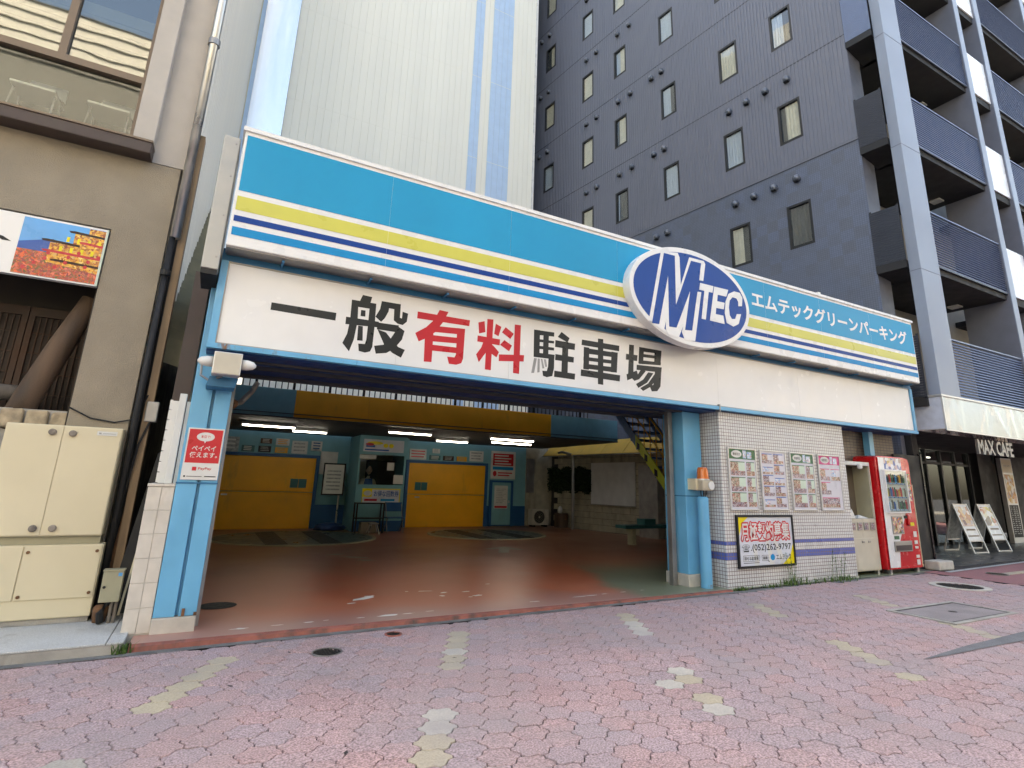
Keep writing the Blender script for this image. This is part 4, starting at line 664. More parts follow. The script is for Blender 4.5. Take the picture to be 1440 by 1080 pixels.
outline(mb, 6.98, 7.325, 0.40, 0.485, 0.005, P, 0.0014); outline(mb, 7.38, 7.52, 0.40, 0.48, 0.005, P, 0.0014); mb.flat([(7.51, 0.415), (7.545, 0.385), (7.52, 0.38)], P, 0.0018); tag(obj('small_print', mb, 'inkblack', t), kind='stuff')
obj('round_mark', MB().flat(ell(7.62, 0.445, 0.05, 0.045, 20), P, 0.0014), 'cyan_light', t)
# ------------------------------------------------------------------ bollard with warning beacon
t = thing('pipe_bollard', 'sky blue steel pipe bollard at the foot of the tiled corner', 'bollard', (6.50, 6.18, FZ)); bx, by = 6.42, 6.22
mb = MB(); mb.tube([(bx, by, FZ), (bx, by, 1.28), (bx, by, 1.305)], [0.082, 0.082, 0.06], 24); obj('pipe', mb, 'skyblue', t, smooth=False); mb = MB(); mb.tube([(bx, by, FZ + 0.0), (bx, by, FZ + 0.05)], [0.084, 0.0835], 24); obj('rusty_foot', mb, 'skyblue_rust', t)
t = thing('warning_beacon', 'amber rotating beacon on a beige siren box above the blue pipe', 'beacon', (6.42, 6.2, 1.33))
obj('siren_box', MB().box(6.31, 6.54, 6.10, 6.33, 1.39, 1.54), 'beige_plastic', t, bevel=0.02); mb = MB(); mb.tube([(6.47, 6.098, 1.465), (6.47, 6.08, 1.465)], [0.055, 0.06], 18); obj('horn', mb, 'plastic_white', t)
mb = MB(); mb.tube([(6.42, 6.2, 1.54), (6.42, 6.2, 1.56)], 0.098, 24); obj('collar', mb, 'alu', t); mb = MB(); mb.tube([(6.42, 6.2, 1.56), (6.42, 6.2, 1.70), (6.42, 6.2, 1.725)], [0.09, 0.078, 0.062], 24); obj('dome', mb, 'amber', t)
mb = MB()
for s in (-0.05, 0.0, 0.06): mb.tube([(6.42 + s, 6.2, 1.39), (6.42 + s, 6.2, 1.34), (6.42 + s * 0.7, 6.21, 1.30)], 0.008, 6)
obj('cable', mb, 'black', t); obj('back_plate', MB().box(6.27, 6.31, 6.2, 6.36, 1.4, 1.56), 'cream', t)
# ------------------------------------------------------------------ beige tower
T = thing('parking_tower', 'tall pale ribbed metal parking tower with light blue stripes', 'building', (4.5, 20, 0))
YT = 17.6; ZT = 31
obj('core', MB().box(-0.62, 9.66, YT + 0.015, YT + 9, 3.4, ZT), 'siding', T)
for zz in (9.8, 13.4, 17.0, 20.6): obj('sheet_lap', MB().box(0.46, 9.60, YT - 0.004, YT + 0.001, zz, zz + 0.012), 'siding', T)
def ribs(x0, x1, m, name):
    mb = MB(); n = max(1, round((x1 - x0) / 0.235)); w = (x1 - x0) / n
    for k in range(n):
        a = x0 + k * w; mb.add([(a + 0.001, YT + 0.014, 3.4), (a + 0.009, YT, 3.4), (a + w - 0.009, YT, 3.4), (a + w - 0.001, YT + 0.014, 3.4), (a + 0.001, YT + 0.014, ZT), (a + 0.009, YT, ZT), (a + w - 0.009, YT, ZT), (a + w - 0.001, YT + 0.014, ZT)], [(0, 1, 5, 4), (1, 2, 6, 5), (2, 3, 7, 6)])
    obj(name, mb, m, T)
for a, b, m in ((0.46, 1.63, 'siding'), (1.63, 3.1, 'siding'), (3.1, 4.95, 'siding'), (4.95, 6.81, 'siding'), (6.81, 7.20, 'siding_blue'), (7.20, 7.60, 'siding'), (7.60, 8.53, 'siding_blue'), (8.53, 9.60, 'siding')): ribs(a, b, m, 'ribbed_panel')
obj('corner_trim', MB().box(9.60, 9.68, YT - 0.03, YT + 0.05, 3.4, ZT), 'signwhite', T)
obj('steel_cladding', MB().box(-0.54, 0.45, YT - 0.08, YT + 0.02, 3.4, ZT), 'bright_steel', T)
obj('blue_pillar', MB().box(-0.66, -0.545, YT - 0.06, YT + 0.02, 3.4, ZT), 'siding_blue', T); obj('edge_strip', MB().box(-0.70, -0.662, YT - 0.08, YT + 0.02, 3.4, ZT), 'cream', T)
# ------------------------------------------------------------------ neighbour's ribbed side wall in the gap
sw = thing('siding_wall', 'narrow ribbed pale metal wall in the gap left of the garage', 'wall', (-0.68, 12, 0))
mb = MB(); X = -0.68; n = 40; y0, y1 = 7.5, 17.4; w = (y1 - y0) / n
zb = lambda y: 2.9 + max(0.0, (min(y, 11.4) - 7.3)) * 0.86
for k in range(n):
    a = y0 + k * w; mb.add([(X - 0.03, a, zb(a)), (X, a + 0.03, zb(a)), (X, a + w - 0.03, zb(a)), (X - 0.03, a + w, zb(a)), (X - 0.03, a, 26), (X, a + 0.03, 26), (X, a + w - 0.03, 26), (X - 0.03, a + w, 26)], [(0, 1, 5, 4), (1, 2, 6, 5), (2, 3, 7, 6)])
obj('ribbed_sheet', mb, 'siding_left', sw); obj('backing', MB().box(-1.0, -0.715, 7.45, 17.4, 0, 26), 'black', sw)
for k in range(22):
    a = 7.35 + k * 0.17; z = zb(a)
    obj('roof_corrugation', MB().hexa([(-0.70, a, z - 0.30), (-0.46, a, z - 0.36), (-0.46, a + 0.14, z - 0.36 + 0.05), (-0.70, a + 0.14, z - 0.30 + 0.05), (-0.70, a, z), (-0.46, a, z - 0.06), (-0.46, a + 0.10, z - 0.06), (-0.70, a + 0.10, z)]), 'corrugated', sw)
# ------------------------------------------------------------------ left neighbour: stucco building
B = thing('stucco_building', 'brown stucco house with pale upper floor at the left edge', 'building', (-2, 7.3, 0)); FY = 7.0
mb = MB(); mb.box(-1.28, -0.78, FY, 7.5, 0, 4.80); mb.box(-6, -1.28, FY, 7.5, 3.93, 4.80); obj('stucco_wall', mb, 'stucco', B)
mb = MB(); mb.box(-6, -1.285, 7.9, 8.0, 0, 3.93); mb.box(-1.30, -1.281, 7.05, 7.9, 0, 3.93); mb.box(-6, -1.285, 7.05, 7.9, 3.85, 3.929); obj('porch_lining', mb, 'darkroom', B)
obj('ledge', MB().box(-6, -1.06, 6.78, 7.0, 4.80, 4.93), 'darkbrown', B, bevel=0.01); obj('ledge_cap', MB().box(-6, -1.055, 6.77, 7.0, 4.931, 4.955), 'brownframe', B)
obj('pilaster', MB().box(-1.26, -1.06, 6.86, 7.2, 4.957, 12), 'stucco_pale', B, bevel=0.01); obj('upper_wall', MB().box(-1.06, -0.74, 7.0, 7.5, 4.81, 12), 'stucco_pale', B)
obj('upper_wall', MB().box(-6, -1.26, 7.0, 7.3, 8.2, 12), 'stucco_pale', B)
w_ = obj('window', MB().box(-6, -1.262, 6.93, 7.03, 5.70, 5.78).box(-6, -1.262, 6.93, 7.03, 4.957, 5.0).box(-2.07, -2.0, 6.93, 7.03, 5.78, 8.2).box(-3.35, -3.28, 6.93, 7.03, 5.78, 8.2).box(-6, -1.262, 6.92, 7.03, 6.98, 7.08).box(-1.30, -1.262, 6.93, 7.03, 5.0, 5.70).box(-1.30, -1.262, 6.93, 7.03, 5.78, 8.2), 'brownframe', B)
for a, b, c_, d_ in ((-6, -1.30, 5.0, 5.70), (-1.30, -2.0, 5.78, 6.98), (-2.07, -3.28, 5.78, 6.98), (-3.35, -6, 5.78, 6.98), (-1.30, -2.0, 7.08, 8.2), (-2.07, -3.28, 7.08, 8.2)): obj('pane', MB().box(a, b, 6.985, 6.991, c_, d_), 'pane_low' if d_ < 5.71 else 'pane_big', w_)
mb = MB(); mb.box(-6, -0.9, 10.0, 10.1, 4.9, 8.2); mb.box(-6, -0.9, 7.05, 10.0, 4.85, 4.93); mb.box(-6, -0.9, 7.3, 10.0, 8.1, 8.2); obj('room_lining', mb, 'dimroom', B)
mb = MB()
for k in range(5): mb.box(-6, -1.32, 7.06, 7.075, 5.82 + k * 0.16, 5.97 + k * 0.16)
obj('blind_and_reflection', mb, 'cream', w_)  # slats stand in for the siding reflected in this window
# chairs seen through the window
for k, x in enumerate((-2.95, -2.30, -1.62)):
    t = thing('stacking_chair', ('white stacking chair behind the upper window, farthest from the pilaster', 'white stacking chair behind the upper window, middle one', 'white stacking chair behind the upper window, nearest the pilaster')[k], 'chair', (x, 7.35, 4.93), 'chairs behind the upper window')
    obj('seat', MB().box(x - 0.2, x + 0.2, 7.3, 7.7, 5.500, 5.530), 'plastic_white', t, bevel=0.01); obj('backrest', MB().hexa([(x - 0.2, 7.68, 5.610), (x + 0.2, 7.68, 5.610), (x + 0.2, 7.70, 5.610), (x - 0.2, 7.70, 5.610), (x - 0.17, 7.78, 5.840), (x + 0.17, 7.78, 5.840), (x + 0.17, 7.80, 5.840), (x - 0.17, 7.80, 5.840)]), 'plastic_white', t)
    for sx_ in (-1, 1):
        mb = MB(); mb.tube([(x + sx_ * 0.2, 7.28, 4.931), (x + sx_ * 0.18, 7.4, 5.500), (x + sx_ * 0.18, 7.69, 5.610)], 0.012, 6); obj('leg', mb, 'dullsteel', t); mb = MB(); mb.tube([(x + sx_ * 0.2, 7.78, 4.931), (x + sx_ * 0.18, 7.6, 5.500)], 0.012, 6); obj('leg', mb, 'dullsteel', t)
# billboard in the porch opening
t = thing('street_photo_billboard', 'white billboard with a sunset lantern-lit street picture above the timber porch', 'billboard', (-2.4, 7.02, 3.27))
obj('board', MB().box(-4.2, -1.292, 6.985, 7.06, 3.275, 3.905), 'whiteboard', t); P = faceY(6.985)
obj('edge_trim', MB().box(-1.305, -1.290, 6.975, 6.985, 3.275, 3.905), 'mint', t)
obj('sky_print', MB().rect(-1.98, -1.312, 3.55, 3.885, P, 0.001), 'sky_ink', t)
obj('mountain_print', MB().flat([(-1.98, 3.5), (-1.98, 3.62), (-1.85, 3.66), (-1.72, 3.70), (-1.6, 3.6), (-1.6, 3.5)], P, 0.0015), 'blue_ink', t)
obj('building_print', MB().flat([(-1.74, 3.45), (-1.74, 3.66), (-1.56, 3.68), (-1.56, 3.80), (-1.45, 3.82), (-1.45, 3.88), (-1.312, 3.88), (-1.312, 3.4)], P, 0.002), 'market', t)
for k, (xa, xb, zz) in enumerate(((-1.80, -1.50, 3.67), (-1.78, -1.312, 3.56), (-1.60, -1.312, 3.80), (-1.50, -1.312, 3.70), (-1.70, -1.312, 3.47))):
    obj('roof_print', MB().flat([(xa, zz), (xb, zz - 0.012), (xb, zz + 0.012), (xa + 0.03, zz + 0.025), (xa - 0.015, zz + 0.018)], P, 0.0024), ('lattice', 'inkred')[k % 2], t)
mb = MB(); [mb.rect(-1.66 + k * 0.043, -1.635 + k * 0.043, 3.585 + (k % 2) * 0.11, 3.64 + (k % 2) * 0.11, P, 0.0023) for k in range(8)]; tag(obj('window_print', mb, 'yellow_ink', t), kind='stuff')
obj('crowd_print', MB().rect(-1.98, -1.312, 3.29, 3.55, P, 0.0018), 'lanterns', t)
mb = MB()
for k in range(11): mb.flat(ell(-1.90 + k * 0.055 + 0.02 * (k % 3), 3.36 + 0.05 * (k % 4) + 0.012 * k, 0.017, 0.02, 10), P, 0.0028)
obj('lantern_print', mb, 'inkred', t); obj('mark', MB().flat([(-2.1, 3.60), (-2.03, 3.60), (-2.10, 3.64), (-2.2, 3.66)], P, 0.001), 'black', t)
# timber porch: lattice doors, log brace, rubble sill
for k, x in enumerate((-2.9, -2.25, -1.66)):
    t = thing('lattice_door', ('dark red lattice door in the porch, leftmost of three', 'dark red lattice door in the porch, middle of three', 'dark red lattice door in the porch, nearest the stucco pier')[k], 'door', (x, 7.8, 1.9), 'lattice doors in the porch'); w = 0.29
    obj('frame', MB().box(x - w, x - w + 0.05, 7.78, 7.83, 1.9, 3.15).box(x + w - 0.05, x + w, 7.78, 7.83, 1.9, 3.15).box(x - w + 0.05, x + w - 0.05, 7.78, 7.83, 1.9, 1.97).box(x - w + 0.05, x + w - 0.05, 7.78, 7.83, 3.05, 3.15), 'lattice', t); obj('backing', MB().box(x - w + 0.05, x + w - 0.05, 7.815, 7.825, 1.97, 3.05), 'shoji', t)
    for q in range(9): obj('lattice_bar', MB().box(x - w + 0.09 + q * 0.052, x - w + 0.10 + q * 0.052, 7.795, 7.812, 1.97, 3.05), 'lattice', t)
    for q in range(4): obj('cross_bar', MB().box(x - w + 0.05, x + w - 0.05, 7.80, 7.814, 2.2 + q * 0.22, 2.212 + q * 0.22), 'lattice', t)
mb = MB(); mb.tube([(-1.75, 7.22, 1.78), (-1.66, 7.24, 2.15), (-1.52, 7.26, 2.65), (-1.36, 7.3, 3.2)], [0.12, 0.115, 0.11, 0.09], 14); tag(obj('log_brace', mb, 'oldwood', smooth=True), 'thick weathered log leaning in the timber porch', 'log')
mb = MB(); mb.tube([(-4.0, 7.45, 2.17), (-2.6, 7.45, 2.18), (-1.64, 7.45, 2.16)], [0.09, 0.085, 0.08], 12); tag(obj('log_rail', mb, 'greywood', smooth=True), 'horizontal grey log rail behind the leaning log', 'log')
rw_ = thing('rubble_sill', 'low sill of rough tan stones under the porch', 'wall', (-2, 7.3, 0.1))
obj('core', MB().box(-4, -1.29, 7.12, 7.4, 0.08, 1.99), 'concrete', rw_)
for k in range(14):
    x = -3.9 + k * 0.19; rr = random.Random(k); mb = MB(); h = rr.uniform(0.16, 0.2); wd = 0.18
    mb.hexa([(x, 7.06 + rr.uniform(0, .02), 1.80), (x + wd, 7.06, 1.80), (x + wd, 7.13, 1.80), (x, 7.13, 1.80), (x + 0.01, 7.07, 1.80 + h), (x + wd - 0.015, 7.07, 1.80 + h + rr.uniform(-.02, .02)), (x + wd, 7.13, 1.80 + h), (x, 7.13, 1.80 + h)]); obj('stone', mb, 'fieldstone', rw_, bevel=0.02)
# downpipe, timber post
t = thing('downpipe', 'silver downpipe with a dark lower length beside the stucco corner', 'pipe', (-0.70, 6.94, 2.2))
mb = MB(); mb.tube([(-0.70, 6.94, 3.95), (-0.70, 6.94, 12)], 0.05, 14); obj('upper_pipe', mb, 'steel', t, smooth=True); mb = MB(); mb.tube([(-0.725, 6.94, 0.09), (-0.725, 6.94, 3.95)], 0.032, 14); obj('lower_pipe', mb, 'black', t, smooth=True); mb = MB(); mb.tube([(-0.725, 6.94, 3.5), (-0.725, 6.94, 3.56)], 0.05, 14); obj('clip', mb, 'black', t); mb = MB(); mb.tube([(-0.70, 6.94, 6.5), (-0.70, 6.94, 6.58)], 0.066, 14); obj('clip', mb, 'dullsteel', t)
tag(obj('timber_post', MB().box(-0.675, -0.605, 7.0, 7.15, 0.09, 5.3), 'brownpost'), 'weathered timber post standing in the narrow gap', 'post')
# ------------------------------------------------------------------ cream electrical cabinet
t = thing('electrical_cabinet', 'large cream steel electrical cabinet on the granite step', 'cabinet', (-1.2, 6.95, 0.09)); CY = 6.80
obj('upper_case', MB().box(-1.67, -0.79, CY, 7.0, 0.835, 1.832), 'cream', t, bevel=0.01); obj('lower_case', MB().box(-2.1, -0.758, CY + 0.02, 7.0, 0.135, 0.760), 'cream', t, bevel=0.01); obj('plinth', MB().box(-2.08, -0.775, CY + 0.045, 7.0, 0.088, 0.134), 'concrete', t); obj('gap_rail', MB().box(-2.0, -0.80, CY + 0.05, 7.0, 0.762, 0.834), 'olive_metal', t)
obj('door', MB().box(-1.662, -1.250, CY - 0.008, CY - 0.001, 0.845, 1.822), 'cream', t, bevel=0.003); obj('door', MB().box(-1.244, -0.798, CY - 0.008, CY - 0.001, 0.845, 1.822), 'cream', t, bevel=0.003)
for x, z in ((-1.325, 1.765), (-1.172, 1.76), (-1.305, 0.905), (-1.165, 0.905)):
    mb = MB(); mb.tube([(x, CY - 0.008, z), (x, CY - 0.03, z), (x, CY - 0.037, z)], [0.03, 0.03, 0.02], 16); obj('knob', mb, 'greywood', t)
obj('cover_plate', MB().box(-1.33, -0.77, CY + 0.008, CY + 0.019, 0.30, 0.75), 'cream', t, bevel=0.003); obj('cover_plate', MB().box(-2.09, -1.34, CY + 0.008, CY + 0.019, 0.30, 0.75), 'cream', t, bevel=0.003); obj('maker_plate', MB().box(-0.99, -0.83, CY - 0.012, CY - 0.0085, 1.755, 1.795), 'notice', t); obj('print', MB().rect(-0.975, -0.955, 1.768, 1.782, faceY(CY - 0.012), 0.001).rect(-0.945, -0.84, 1.772, 1.777, faceY(CY - 0.012), 0.001), 'noticegrey', t)
for x, z in ((-0.80, 0.34), (-0.80, 0.70), (-1.30, 0.70), (-1.30, 0.33)): mb = MB(); mb.tube([(x, CY + 0.008, z), (x, CY - 0.004, z)], 0.014, 10); obj('bolt', mb, 'rust', t)
# gap junk: junction box, planks, tiled pier, white fence
t = thing('junction_box', 'small olive junction box on a pipe stand beside the tiled pier', 'box', (-0.60, 6.72, 0.09))
obj('case', MB().box(-0.70, -0.545, 6.65, 6.75, 0.27, 0.535), 'olive_metal', t, bevel=0.006); obj('lid_edge', MB().box(-0.705, -0.54, 6.645, 6.755, 0.536, 0.548), 'olive_metal', t); obj('lock', MB().tube([(-0.675, 6.65, 0.40), (-0.675, 6.642, 0.40)], 0.012, 10), 'black', t); obj('sticker', MB().rect(-0.585, -0.555, 0.49, 0.52, faceY(6.65), 0.001), 'sky_ink', t)
for x in (-0.60, -0.565): mb = MB(); mb.tube([(x, 6.71, 0.088), (x, 6.71, 0.27)], 0.014, 8); obj('leg', mb, 'greywood', t)
mb = MB(); mb.tube([(-0.66, 6.68, 0.10), (-0.67, 6.66, 0.18), (-0.63, 6.70, 0.27)], 0.03, 8); obj('conduit', mb, 'black', t)
mb = MB(); mb.tube([(-0.68, 6.78, 0.088), (-0.68, 6.78, 0.20), (-0.68, 6.78, 0.23)], [0.05, 0.065, 0.045], 14); tag(obj('clay_pot', mb, 'rust', smooth=True), 'small brown clay pot on the ground behind the junction box', 'pot')
tag(obj('dark_plank', MB().bar((-0.60, 6.86, 0.12), (-0.42, 6.95, 1.62), 0.11, 0.035), 'black'), 'long black plank leaning in the gap beside the pier', 'plank')
tag(obj('wood_lath', MB().bar((-0.545, 6.84, 0.12), (-0.43, 6.9, 1.32), 0.018, 0.018), 'cream'), 'thin pale wood lath leaning against the black plank', 'lath')
tag(obj('rusty_pipe', MB().tube([(-0.72, 6.98, 0.1), (-0.66, 7.05, 1.15)], 0.016, 8), 'rust'), 'thin rusty pipe leaning behind the junction box', 'pipe')
tag(obj('grey_pipe', MB().tube([(-0.49, 6.86, 0.1), (-0.455, 6.88, 1.25)], 0.014, 8), 'dullsteel'), 'thin grey pipe standing along the tiled pier', 'pipe')
t = thing('meter_box', 'grey meter box on the timber post in the gap', 'box', (-0.60, 7.0, 1.95)); obj('case', MB().box(-0.66, -0.55, 6.98, 7.09, 1.93, 2.14), 'dullsteel', t, bevel=0.01); mb = MB(); mb.tube([(-0.6, 7.0, 1.95), (-0.66, 6.97, 1.7), (-0.70, 6.96, 1.2), (-0.7, 6.96, 0.8)], 0.012, 6); obj('cable', mb, 'black', t)
mb = MB(); mb.tube([(-1.28, 6.985, 2.02), (-1.1, 6.985, 1.93), (-0.9, 6.985, 1.90), (-0.72, 6.96, 1.95), (-0.66, 6.96, 2.2)], 0.008, 6); tag(obj('wall_cable', mb, 'black'), 'thin black cable sagging across the stucco above the cabinet', 'cable')
P_ = thing('tiled_pier', 'low pier of large off-white tiles against the left blue column', 'wall', (-0.35, 6.5, 0.0)); obj('core', MB().box(-0.455, -0.253, 6.268, 7.0, 0.0, 1.30), 'concrete_pale', P_)
mat('bigtile', (0.60, 0.56, 0.50), 0.4, var=0.08, scale=8, dirt=((0.36, 0.28, 0.2), 0.6, 0.85, 6.0))
for j in range(6):
    for a, b in ((-0.458, -0.352), (-0.348, -0.250)): obj('tile', MB().box(a, b, 6.262, 6.275, 0.068 + j * 0.205, 0.068 + j * 0.205 + 0.2015), 'bigtile', P_, bevel=0.003)
obj('cap', MB().box(-0.465, -0.248, 6.255, 7.0, 1.30, 1.325), 'bigtile', P_, bevel=0.004)
t = thing('white_fence', 'white slatted fence panel on top of the tiled pier', 'fence', (-0.36, 6.45, 1.326)); obj('post', MB().box(-0.345, -0.285, 6.33, 6.39, 1.326, 2.17), 'plastic_white', t, bevel=0.004); obj('post', MB().box(-0.278, -0.250, 6.36, 6.40, 1.326, 2.10), 'plastic_white', t)
for k in range(8): obj('slat', MB().box(-0.42, -0.40, 6.4, 7.0, 1.335 + k * 0.098, 1.425 + k * 0.098), 'plastic_white', t)
mb = MB(); mb.box(-0.40, -0.345, 6.38, 6.40, 1.33, 2.1); obj('cross_rail', mb, 'plastic_white', t)
# ------------------------------------------------------------------ hotel: side wall on its own bearing
Hh = 37.0
H = thing('dark_hotel', 'tall dark blue-grey hotel with small windows and louvred balconies', 'building', (15, 12, 0))
HN = V(-0.9901, -0.1406, 0)                                  # outward normal of the side wall
def hp(y, z, off=0.0):
    """point on the side wall by its depth y"""
    return V(12.6 - 0.1420 * (y - 6), y, z) + HN * off
HF = (V(12.6, 6, 0), HD, V(0, 0, 1), HN)
def hs(y): return (y - 6) / 0.9901
def hbox(mb, y0, y1, z0, z1, o0, o1, mi=0):
    a, b = hs(y0), hs(y1); P = lambda s_, z, o: HF[0] + HD * s_ + V(0, 0, z) + HN * o
    return mb.hexa([P(a, z0, o0), P(b, z0, o0), P(b, z0, o1), P(a, z0, o1), P(a, z1, o0), P(b, z1, o0), P(b, z1, o1), P(a, z1, o1)], mi)
YC = 6.53; YE = 26.0
cols_ = {'a': (18.05, 18.72), 'b': (15.65, 16.29), 'c': (13.90, 14.52), 'd': (11.73, 12.35), 'e': (9.47, 10.10), 'f': (7.80, 8.43)}
lev = [7.44 + 3.035 * k for k in range(7)]
have = {'f': (0, 1, 2), 'e': (0, 1, 2, 3), 'd': (0, 1, 2, 3), 'c': (0, 1, 2, 3, 4), 'b': (0, 1, 2, 3, 4, 5), 'a': (1, 2, 3, 4, 5)}
wins = [(cols_[c_][0], cols_[c_][1], lev[k], lev[k] + 1.21, c_, k) for c_ in have for k in have[c_]]
# wall built around the openings: columns of strips
ys = sorted({YC, YE} | {y for w in wins for y in w[:2]})
up = MB(); lo = MB(); ZS = 9.72
for a, b in zip(ys, ys[1:]):
    holes = sorted((w[2], w[3]) for w in wins if w[0] <= a + 1e-6 and w[1] >= b - 1e-6); z = 0.0
    for h0, h1 in holes + [(Hh, Hh)]:
        for m_, q0, q1 in ((lo, z, min(h0, ZS)), (up, max(z, ZS), h0)):
            if q1 > q0 + 1e-4: m_.quad(hp(b, q0), hp(a, q0), hp(a, q1), hp(b, q1))
        z = h1
obj('chequer_wall', lo, 'hotel_chequer', H)
obj('plain_wall', up, 'hotel_plain', H)
# fine vertical ribs over the upper wall
mb = MB(); y = YC + 0.02
while y < 19.4:
    segs = sorted((w[2] - 0.02, w[3] + 0.02) for w in wins if w[0] - 0.03 < y < w[1] + 0.03); z = ZS + 0.06
    for h0, h1 in segs + [(25.5, 0)]:
        if h0 - z > 0.1: hbox(mb, y, y + 0.05, z, h0, 0.0, 0.012)
        z = max(z, h1)
    y += 0.10
tag(obj('rib', mb, 'hotel_rib', H), kind='stuff')
mb = MB()
for k in range(6): hbox(mb, YC, 20.5, 9.70 + 3.035 * k, 9.718 + 3.035 * k, 0.0, 0.013)
obj('floor_joint', mb, 'louvre_dark', H)
for w in wins:
    a, b, z0, z1, c_, k = w; mb = MB()
    hbox(mb, a, a + 0.06, z0, z1, -0.12, 0.006); hbox(mb, b - 0.06, b, z0, z1, -0.12, 0.006); hbox(mb, a + 0.06, b - 0.06, z0, z0 + 0.07, -0.12, 0.006); hbox(mb, a + 0.06, b - 0.06, z1 - 0.06, z1, -0.12, 0.006)
    wo = obj('window', mb, 'winframe', H); mb = MB(); hbox(mb, a + 0.06, b - 0.06, z0 + 0.07, z1 - 0.06, -0.045, -0.04); obj('pane', mb, 'pane', wo)
    dark = (c_, k) in (('f', 0), ('c', 0), ('c', 1), ('b', 0)); mb = MB(); n = 12; ww = (b - a - 0.12) / n; rw2 = random.Random(ord(c_[0]) * 31 + k)
    kind_ = 'curtain_dark' if dark else rw2.choice(['curtain', 'curtain', 'curtain', 'sheer']); open_ = rw2.choice([0, 0, 0, 3, 5]) if not dark else 2; side_ = rw2.random() < 0.5
    for q in range(n):
        if (q < open_) if side_ else (q >= n - open_): continue
        o = -0.06 - 0.02 * (q % 2); o2 = -0.06 - 0.02 * ((q + 1) % 2); y0 = a + 0.06 + q * ww; mb.quad(hp(y0 + ww, z0 + 0.05, o2), hp(y0, z0 + 0.05, o), hp(y0, z1, o), hp(y0 + ww, z1, o2))
    obj('curtain', mb, kind_, wo); mb = MB(); mb.quad(hp(b, z0, -0.10), hp(a, z0, -0.10), hp(a, z1, -0.10), hp(b, z1, -0.10)); obj('inner_sheet', mb, 'curtain_dark' if rw2.random() < 0.6 else 'sheer', wo)  # sheet behind the curtain; dark ones paint in the unlit room
vy = [8.07, 8.69, 9.27, 9.84, 12.25, 12.69, 13.67, 14.27, 15.43, 16.0, 18.44, 19.0]
n = 10; vb = None
for k in range(5):
    for y in vy:
        z = 9.32 + 3.035 * k
        if (y < 10 and k > 1) or (10 < y < 13 and k > 2) or (13 < y < 15 and k > 3) or (y > 18 and k < 1): continue
        c0 = hp(y, z); mb = MB(); pr_ = []
        for o, r_ in ((0.0, 0.095), (0.10, 0.095), (0.14, 0.07), (0.155, 0.0)):
            pr_.append([c0 + HN * o + HD * (r_ * cos(2 * pi * q / n)) + V(0, 0, r_ * sin(2 * pi * q / n)) for q in range(n)])
        mb.add([p for r_ in pr_ for p in r_], [(l * n + q, l * n + (q + 1) % n, (l + 1) * n + (q + 1) % n, (l + 1) * n + q) for l in range(3) for q in range(n)])
        vo = obj('vent_cap', mb, 'ventcap', H, smooth=True); mb = MB(); hbox(mb, y - 0.06, y + 0.06, z - 0.10, z - 0.08, 0.03, 0.12); obj('vent_mouth', mb, 'black', vo)
# front: pillars, fins, balconies
obj('core', MB().box(12.9, 34, 7.7, 26, 3.4, Hh), 'hotel_grey', H); obj('core', MB().add([hp(YC, 0, -0.25), hp(YE, 0, -0.25), (16, 26, 0), (16, 7.7, 0), hp(YC, Hh, -0.25), hp(YE, Hh, -0.25), (16, 26, Hh), (16, 7.7, Hh)], [(0, 1, 5, 4), (4, 5, 6, 7)]), 'darkroom', H)
mb = MB(); mb.quad(hp(YC, 0), (13.2, 6.62, 0), (13.2, 6.62, Hh), hp(YC, Hh)); mb.quad((13.2, 6.62, 0), (13.2, 7.7, 0), (13.2, 7.7, Hh), (13.2, 6.62, Hh)); obj('return_wall', mb, 'hotel_plain', H)
obj('pillar', MB().box(12.635, 13.43, 5.70, 5.93, 3.40, Hh), 'hotel_pillar', H, bevel=0.01)
for k in range(7): obj('panel_joint', MB().box(12.63, 13.435, 5.696, 5.934, 6.1 + 3.035 * k, 6.115 + 3.035 * k), 'hotel_plain', H)
fins = [(16.82, 17.08), (18.22, 18.5), (22.2, 22.5), (23.6, 23.9), (27.8, 28.1)]
for a, b in fins: obj('fin', MB().box(a, b, 5.72, 6.75, 3.40, Hh), 'hotel_plain', H); 
for a, b in fins: obj('fin_face', MB().box(a - 0.002, b + 0.002, 5.70, 5.72, 3.40, Hh), 'hotel_pillar', H)
SB = [3.34, 6.36, 9.40, 12.43, 15.47, 18.5]
def louvre(x0, x1, z0, z1, y, pitch, m, gap=0.55):
    mb = MB(); nn = int((z1 - z0) / pitch)
    for q in range(nn): mb.add([(x0, y, z0 + q * pitch), (x1, y, z0 + q * pitch), (x1, y + 0.02, z0 + q * pitch + pitch * gap), (x0, y + 0.02, z0 + q * pitch + pitch * gap), (x0, y + 0.03, z0 + q * pitch), (x1, y + 0.03, z0 + q * pitch)], [(0, 1, 2, 3), (3, 2, 5, 4), (4, 5, 1, 0)])
    return mb
